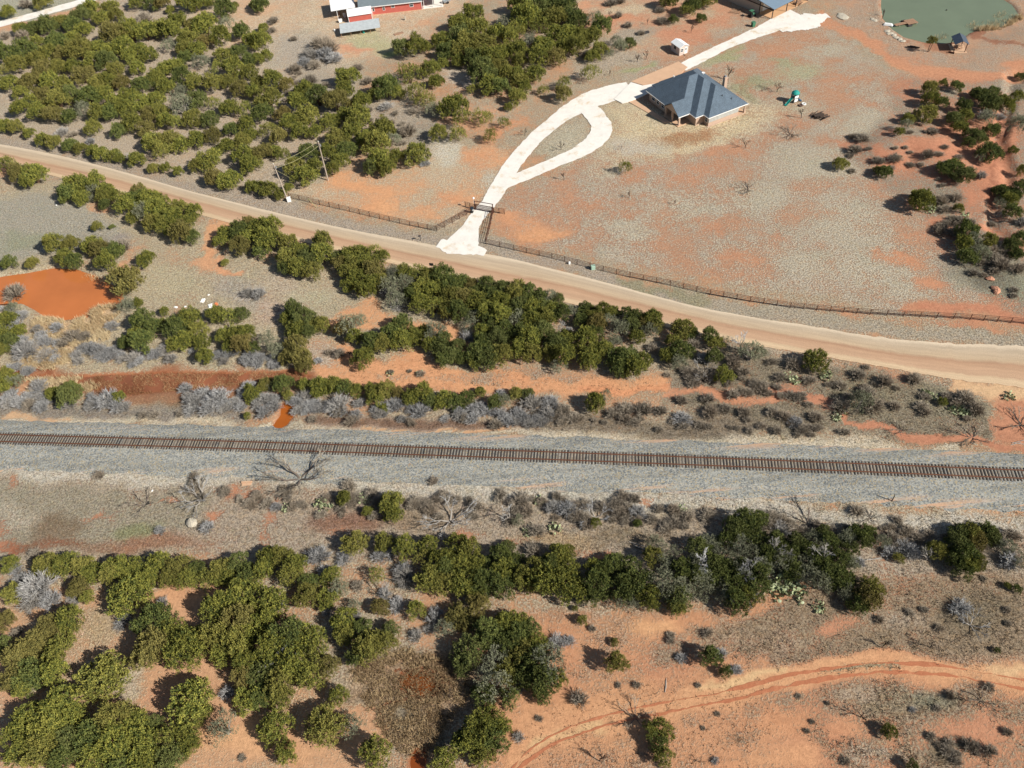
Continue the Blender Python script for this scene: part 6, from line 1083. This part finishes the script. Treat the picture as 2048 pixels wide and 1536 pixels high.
o7, a7, L7 = frame(pz(1112, 692), pz(1258, 692)); t_ = thing('picnic_pavilion', 'open picnic shelter with dark gabled metal roof on posts by the pond', 'pavilion', o7, a7); Wp, Dp2 = L7, 3.6
MB().box(-.5, Wp + .5, -.5, Dp2 + .5, -.25, .07).part('slab', m_conc, t_)
for x_ in (0, Wp):
    for y_ in (0, Dp2): MB().box(x_ - .08, x_ + .08, y_ - .08, y_ + .08, 0, 2.25, .01).part('post', m_pipe, t_)
g = MB(); gable(g, -.4, Wp + .4, -.4, Dp2 + .4, 2.2, 3.1, .07, 'y'); g.part('roof', banded('dark_metal_roof', alb(92, 104, 120), 1, 2.5, .03, .4, .1, .2), t_)
pq = t_.matrix_basis @ Vector((Wp / 2, Dp2 / 2, 0)); 
wpx = proj(np.array([o7[0] + math.cos(a7) * Wp / 2 - math.sin(a7) * Dp2 / 2]), np.array([o7[1] + math.sin(a7) * Wp / 2 + math.cos(a7) * Dp2 / 2]), np.array([.07])); picnic(float(wpx[0][0]), float(wpx[1][0]), a7 + .2, 'picnic table standing under the open shelter by the pond')
b_ = P(*pz(1080, 705)); MB().box(-.7, .7, -.14, .14, .0, .42, .02).obj('bench', m_pipe, 'dark log bench in front of the open shelter', 'bench', (b_[0], b_[1], ghs(*b_)), -.7)
b_ = P(*pz(168, 236)); MB().tube([(0, 0, -.3), (.03, 0, 1.0), (.1, 0, 1.9)], [.07, .06, .05], 6).obj('wooden_stake', m_pipe, 'dark leaning wooden post on the rim of the green pond', 'post', (b_[0], b_[1], ghs(*b_)))
b_ = P(1894, 18); q = MB(); q.lathe([(.05, -.36), (.18, -.3), (.2, -.2), (.1, -.1), (.02, -.05)], 10); q.obj('duck_decoy', m_dark, 'small dark float on the open water of the green pond', 'float', (b_[0], b_[1], 0))

# -- playset, tyre planter
b_ = P(1588, 203); t_ = thing('playset', 'plastic climbing playset with teal roof, white panels and teal slide', 'playset', (b_[0], b_[1], ghs(*b_)), .35)
for x_ in (-.6, .6):
    for y_ in (-.6, .6): MB().box(x_ - .06, x_ + .06, y_ - .06, y_ + .06, 0, 2.2, .01).part('post', m_dark, t_)
MB().box(-.66, .66, -.66, .66, 1.12, 1.2).part('deck', m_dark, t_)
for (x0, x1, y0, y1, z0, z1) in ((-.56, .56, -.66, -.6, 1.22, 1.8), (-.56, .56, .6, .66, 1.22, 1.8), (.6, .66, -.54, .54, 1.22, 1.75), (-.5, .5, -.64, -.58, .25, .95)): MB().box(x0, x1, y0, y1, z0, z1, .02).part('panel', m_whitep, t_)
q = MB(); q.lathe([(.95, 2.15), (.98, 2.25), (.85, 2.5), (.5, 2.78), (.1, 2.9)], 12); q.part('roof', m_teal, t_)
def slide(p, d, L, z, w, mat):
    d = Vector((d[0], d[1], 0)).normalized(); s_ = Vector((-d.y, d.x, 0)) * w / 2; q = MB(); pts = [(0, z), (.25, z * .86), (.7, z * .32), (.9, z * .13), (1, z * .12)]
    for (a, za), (c, zc) in zip(pts[:-1], pts[1:]):
        A_ = Vector(p) + d * L * a; B_ = Vector(p) + d * L * c; q.hexa([A_ - s_ + Vector((0, 0, za - .05)), B_ - s_ + Vector((0, 0, zc - .05)), B_ + s_ + Vector((0, 0, zc - .05)), A_ + s_ + Vector((0, 0, za - .05)), A_ - s_ + Vector((0, 0, za)), B_ - s_ + Vector((0, 0, zc)), B_ + s_ + Vector((0, 0, zc)), A_ + s_ + Vector((0, 0, za))])
        for sg in (-1, 1): e = s_ * sg; f_ = s_ * sg * 1.14; q.hexa([A_ + e + Vector((0, 0, za)), B_ + e + Vector((0, 0, zc)), B_ + f_ + Vector((0, 0, zc)), A_ + f_ + Vector((0, 0, za)), A_ + e + Vector((0, 0, za + .16)), B_ + e + Vector((0, 0, zc + .16)), B_ + f_ + Vector((0, 0, zc + .16)), A_ + f_ + Vector((0, 0, za + .16))])
    return q.part('slide', mat, t_)
slide((-.64, 0, 0), (-1, -.25), 2.4, 1.2, .5, m_teal); slide((.64, -.2, 0), (.8, -.5), 1.1, .7, .4, simple('blue_plastic', (.03, .12, .24), .45, .1, 2))
def torus(R_, r_, n=18, k=8):
    mb = MB()
    for i in range(n):
        a = 6.283 * i / n
        for j in range(k): c = 6.283 * j / k; mb.v.append(((R_ + r_ * math.cos(c)) * math.cos(a), (R_ + r_ * math.cos(c)) * math.sin(a), r_ + r_ * math.sin(c)))
    for i in range(n):
        for j in range(k): mb.f.append((i * k + j, ((i + 1) % n) * k + j, ((i + 1) % n) * k + (j + 1) % k, i * k + (j + 1) % k))
    return mb
b_ = P(1607.5, 209); torus(.42, .16).obj('tyre', m_whitep, 'white painted tyre lying on the lawn near the playset', 'tyre', (b_[0], b_[1], ghs(*b_)), 0, None, True)
b_ = P(1601, 211.5); torus(.40, .15).obj('tyre', simple('brown_rubber', alb(110, 84, 72), .8, .2, 3), 'dark brown tyre lying beside the white one on the lawn', 'tyre', (b_[0], b_[1], ghs(*b_)), 0, None, True)

# ------------------------------------------------------------------ pipe fences, gate, roadside things
def fence(pts, lab, h=1.35, step=2.55, nr=4, name='pipe_fence', closed_h=None):
    w = np.array([P(*p) for p in pts]); o = w[0]; t_ = thing(name, lab, 'fence', (o[0], o[1], ghs(*o)))
    line = []; 
    for i in range(len(w) - 1):
        L_ = np.hypot(*(w[i + 1] - w[i])); n = max(1, int(round(L_ / step)))
        for k in range(n): line.append(w[i] + (w[i + 1] - w[i]) * k / n)
    line.append(w[-1]); z0 = ghs(*o); G = [(q[0] - o[0], q[1] - o[1], ghs(*q) - z0) for q in line]
    for k, g_ in enumerate(G): pp = MB().tube([(0, 0, -.3), (0, 0, h + .05)], .065, 7).part('post', m_pipe, t_); pp.location = g_
    for r_ in range(nr): hh = h * (.26 + .74 * r_ / (nr - 1)); MB().tube([(a, c, e + hh) for a, c, e in G], .042, 5).part('rail', m_pipe, t_)
    return t_
fence([(579, 396), (640, 410), (700, 424), (760, 438), (820, 452), (874, 463)], 'brown pipe rail fence from the utility pole to the driveway corner')
fence([(874, 463), (905, 447), (933, 431), (950, 419)], 'brown pipe fence wing slanting from the road corner to the gate', 1.45, 2.2)
fence([(972, 488), (977, 468), (982, 448), (986, 427)], 'brown pipe fence wing running beside the white driveway to the gate', 1.45, 2.2)
fence([(972, 488), (1028, 500), (1104, 517), (1180, 536), (1260, 555), (1340, 571), (1420, 590), (1500, 604), (1580, 616), (1660, 623), (1740, 629), (1840, 634), (1940, 639), (2048, 648), (2200, 664)], 'long brown pipe rail fence between the lawn and the gravel road')
fence([(988, 425), (1009, 428)], 'short brown pipe fence stub on the lawn side of the gate', 1.3, 1.2); fence([(931, 413), (950, 419)], 'short brown pipe fence stub on the pole side of the gate', 1.3, 1.1)
ga, gb = P(951, 420), P(986.5, 426.5); an = math.atan2(gb[1] - ga[1], gb[0] - ga[0]); Lg = math.hypot(*(gb - ga)); zg = ghs(*ga)
t_ = thing('entrance_gate', 'brown barred steel gate under an overhead pipe across the white driveway', 'gate', (ga[0], ga[1], zg), an)
for x_ in (0, Lg): MB().tube([(x_, 0, -.3), (x_, 0, 2.35)], .11, 8).part('post', m_pipe, t_)
MB().tube([(-.15, 0, 2.4), (Lg + .15, 0, 2.4)], .075, 8).part('crossbar', m_pipe, t_)
gl_ = MB()
for z_ in (.25, 1.5): gl_.box(.15, Lg - .15, -.05, .05, z_, z_ + .11)
gl_.box(.15, .26, -.05, .05, .36, 1.5); gl_.box(Lg - .26, Lg - .15, -.05, .05, .36, 1.5); gl_.part('gate_frame', m_pipe, t_)
nb_ = 22
for k in range(nb_): x_ = .35 + k * (Lg - .7) / (nb_ - 1); MB().box(x_ - .03, x_ + .03, -.025, .025, .3, 1.55).part('bar', m_pipe, t_)
for z_ in (.66, 1.08): MB().box(.26, Lg - .26, -.03, .03, z_, z_ + .06).part('gate_rail', m_pipe, t_)
b_ = P(945, 426); t_ = thing('gate_opener', 'dark gate motor box with tilted solar panel beside the gate post', 'gate opener', (b_[0], b_[1], ghs(*b_)), an); MB().tube([(0, 0, -.2), (0, 0, 1.1)], .05, 6).part('post', m_dark, t_); q = MB(); q.box(-.35, .2, -.25, .25, .15, .75, .03); q.part('motor_box', m_dark, t_)
q = MB(); q.hexa([(-.35, -.3, 1.1), (.35, -.3, 1.1), (.35, .3, 1.45), (-.35, .3, 1.45), (-.35, -.32, 1.14), (.35, -.32, 1.14), (.35, .28, 1.49), (-.35, .28, 1.49)]); q.part('solar_panel', m_glass, t_); q = MB(); q.box(.05, .3, -.2, .05, .8, 1.1, .02); q.part('keypad', m_whitep, t_)
b_ = P(949.5, 418); t_ = thing('gate_lamp', 'white globe lamp on a slim pole at the gate', 'lamp', (b_[0], b_[1], ghs(*b_))); MB().tube([(0, 0, -.2), (0, 0, 2.7)], .04, 6).part('pole', m_whitep, t_); MB().lathe([(.05, 2.65), (.2, 2.72), (.26, 2.88), (.2, 3.04), (.05, 3.1)], 12).part('globe', m_whitep, t_, True)
b_ = P(841.5, 481); t_ = thing('mailbox', 'black mailbox on a curved post at the road edge', 'mailbox', (b_[0], b_[1], ghs(*b_)), .2); MB().tube([(0, 0, -.3), (0, 0, .95), (-.1, 0, 1.1)], .06, 7).part('post', m_dark, t_); q = MB()
q.lathe([(.16, -.3), (.16, .3)], 10); mo = q.part('box', m_dark, t_); mo.rotation_euler = (0, math.pi / 2, 0); mo.location = (-.12, 0, 1.25); MB().box(.05, .09, .17, .19, 1.2, 1.5).part('flag', simple('red_flag', (.5, .04, .03), .5), t_)
def pole(bpx, h, lean, lab, arm=False):
    b_ = P(*bpx); t_ = thing('utility_pole', lab, 'utility pole', (b_[0], b_[1], ghs(*b_))); MB().tube([(0, 0, -.5), (lean[0] * .5, lean[1] * .5, h * .5), (lean[0], lean[1], h)], [.17, .15, .11], 9).part('pole', m_pole, t_)
    q = MB(); q.lathe([(.05, 0), (.07, .05), (.04, .12), (.07, .16), (.03, .25)], 8); q.part('insulator', m_whitep, t_).location = (lean[0], lean[1], h)
    q = MB(); q.lathe([(.14, 0), (.16, .02), (.16, .5), (.14, .54)], 10); q.part('transformer' if arm else 'junction_box', m_steelg, t_).location = (lean[0] * .9 + .25, lean[1] * .9, h * .88)
    return np.array([b_[0] + lean[0], b_[1] + lean[1], h + .2 + ghs(*b_)])
p1 = pole((656, 361), 10.2, (.25, 0), 'pale wooden utility pole standing at the juniper thicket edge', True); p2 = pole((575, 399), 9.4, (-.5, 0), 'brown wooden utility pole at the end of the pipe fence')
def wire(a, b2, sag, lab, r_=.03, name='power_line', cat='cable', mat=None, group=None):
    a = np.asarray(a); b2 = np.asarray(b2); pts = [tuple((a + (b2 - a) * s_ - np.array([0, 0, sag * 4 * s_ * (1 - s_)])) - a) for s_ in np.linspace(0, 1, 14)]; return MB().tube(pts, r_, 4).obj(name, mat or m_cable, lab, cat, tuple(a), 0, group)
wire(p1, p2, .6, 'upper overhead wire strung between the two utility poles'); wire(p1 - np.array([0, 0, 1.1]), p2 - np.array([0, 0, 1.2]), .7, 'lower overhead wire strung between the two utility poles')
gq = P(588, 360); wire(p2 - np.array([0, 0, 1.6]), np.array([gq[0], gq[1], 0.0]), 0, 'pale guy wire slanting down from the pole at the fence end', .035, 'guy_wire')
ga_ = P(634, 416); gb_ = P(620, 410); wire(np.array([ga_[0], ga_[1], 0]), np.array([gb_[0], gb_[1], 1.9]), 0, 'short yellow guy wire guard leaning by the pipe fence', .05, 'guy_guard', 'guard')
# overhead lines carry on to the far left, out of the thicket
def pedestal(px, py, mat, lab, w=.35, h=.9, name='utility_pedestal', rz=.2):
    b_ = P(px, py); t_ = thing(name, lab, 'utility box', (b_[0], b_[1], ghs(*b_)), rz); q = MB(); q.box(-w, w, -w * .7, w * .7, -.1, h, .05); q.part('body', mat, t_); q = MB(); q.box(-w * 1.08, w * 1.08, -w * .78, w * .78, h, h + .08, .03); q.part('cap', mat, t_)
pedestal(579, 403, m_whitep, 'white utility pedestal at the foot of the brown pole', .42, 1.0); pedestal(1186, 538, simple('pale_green', alb(176, 206, 186), .5, .06, 2), 'pale green utility box in the verge below the fence', .4, .9); pedestal(1139, 528, m_whitep, 'tiny white marker box in the verge below the fence', .18, .5)
b_ = P(1783, 1004); MB().tube([(0, 0, -.2), (0, 0, 1.3), (-.06, 0, 1.9)], [.07, .07, .05], 7).obj('marker_post', m_dark, 'black steel marker post beside the ballast', 'post', (b_[0], b_[1], ghs(*b_)))
b_ = P(865, 541); t_ = thing('road_sign', 'dark backed road sign standing at the juniper belt edge', 'sign', (b_[0], b_[1], ghs(*b_)), -.3); MB().tube([(0, 0, -.2), (0, 0, 2.0)], .04, 6).part('post', m_steelg, t_); MB().box(-.45, .45, -.05, -.01, 1.35, 2.05, .01).part('panel', m_dark, t_)
# culvert headwall and litter
b_ = P(494, 965); t_ = thing('culvert_headwall', 'pale concrete culvert headwall in orange soil below the ballast', 'culvert', (b_[0], b_[1], ghs(*b_)), -.05); MB().box(-.9, .9, -.12, .12, -.3, .3, .03).part('wall', m_conc, t_); MB().box(-.8, .8, -.6, -.12, -.3, .05, .02).part('apron', m_conc, t_)
def litter(px, py, r, lab, mat=m_whitep, name='plastic_sheet', cat='litter'):
    b_ = P(px, py); r0 = random.Random(int(px)); mb = MB(); n = 6; g_ = [[((i / (n - 1) - .5) * 2 * r + r0.uniform(-.1, .1), (j / (n - 1) - .5) * 1.3 * r + r0.uniform(-.1, .1), r0.uniform(.02, .22) if 0 < i < n - 1 and 0 < j < n - 1 else .01) for j in range(n)] for i in range(n)]
    for i in range(n - 1):
        for j in range(n - 1): mb.face([g_[i][j], g_[i + 1][j], g_[i + 1][j + 1], g_[i][j + 1]])
    o = mb.obj(name, mat, lab, cat, (b_[0], b_[1], ghs(*b_) + .02), r0.random() * 6); sm = o.modifiers.new('thick', 'SOLIDIFY'); sm.thickness = .03
litter(406, 602, .6, 'crumpled white plastic sheet lying alone in dry grass'); litter(421, 613, .65, 'torn white bag beside orange scrap at the juniper edge'); litter(433, 609, .45, 'flat orange scrap beside a torn white bag', simple('orange_scrap', alb(232, 140, 90), .7)); litter(352, 615, .35, 'thin white strip of litter near the creek junipers'); litter(371, 614, .22, 'small pale scrap of litter near the creek junipers'); litter(418, 591, .18, 'tiny white scrap lying above the crumpled sheet'); litter(304, 981, .16, 'tiny white scrap in the grass below the ballast'); litter(113, 411, .16, 'tiny white scrap in the grey weeds left by the road')
for px, py, lab in ((1263, 66, 'dark feed trough in the scrub beside the lane'),):
    b_ = P(px + 30, py); q = MB(); q.box(-.7, .7, -.35, .35, 0, .5, .05); q.obj('feed_trough', m_dark, lab, 'trough', (b_[0], b_[1], ghs(*b_)), .3)
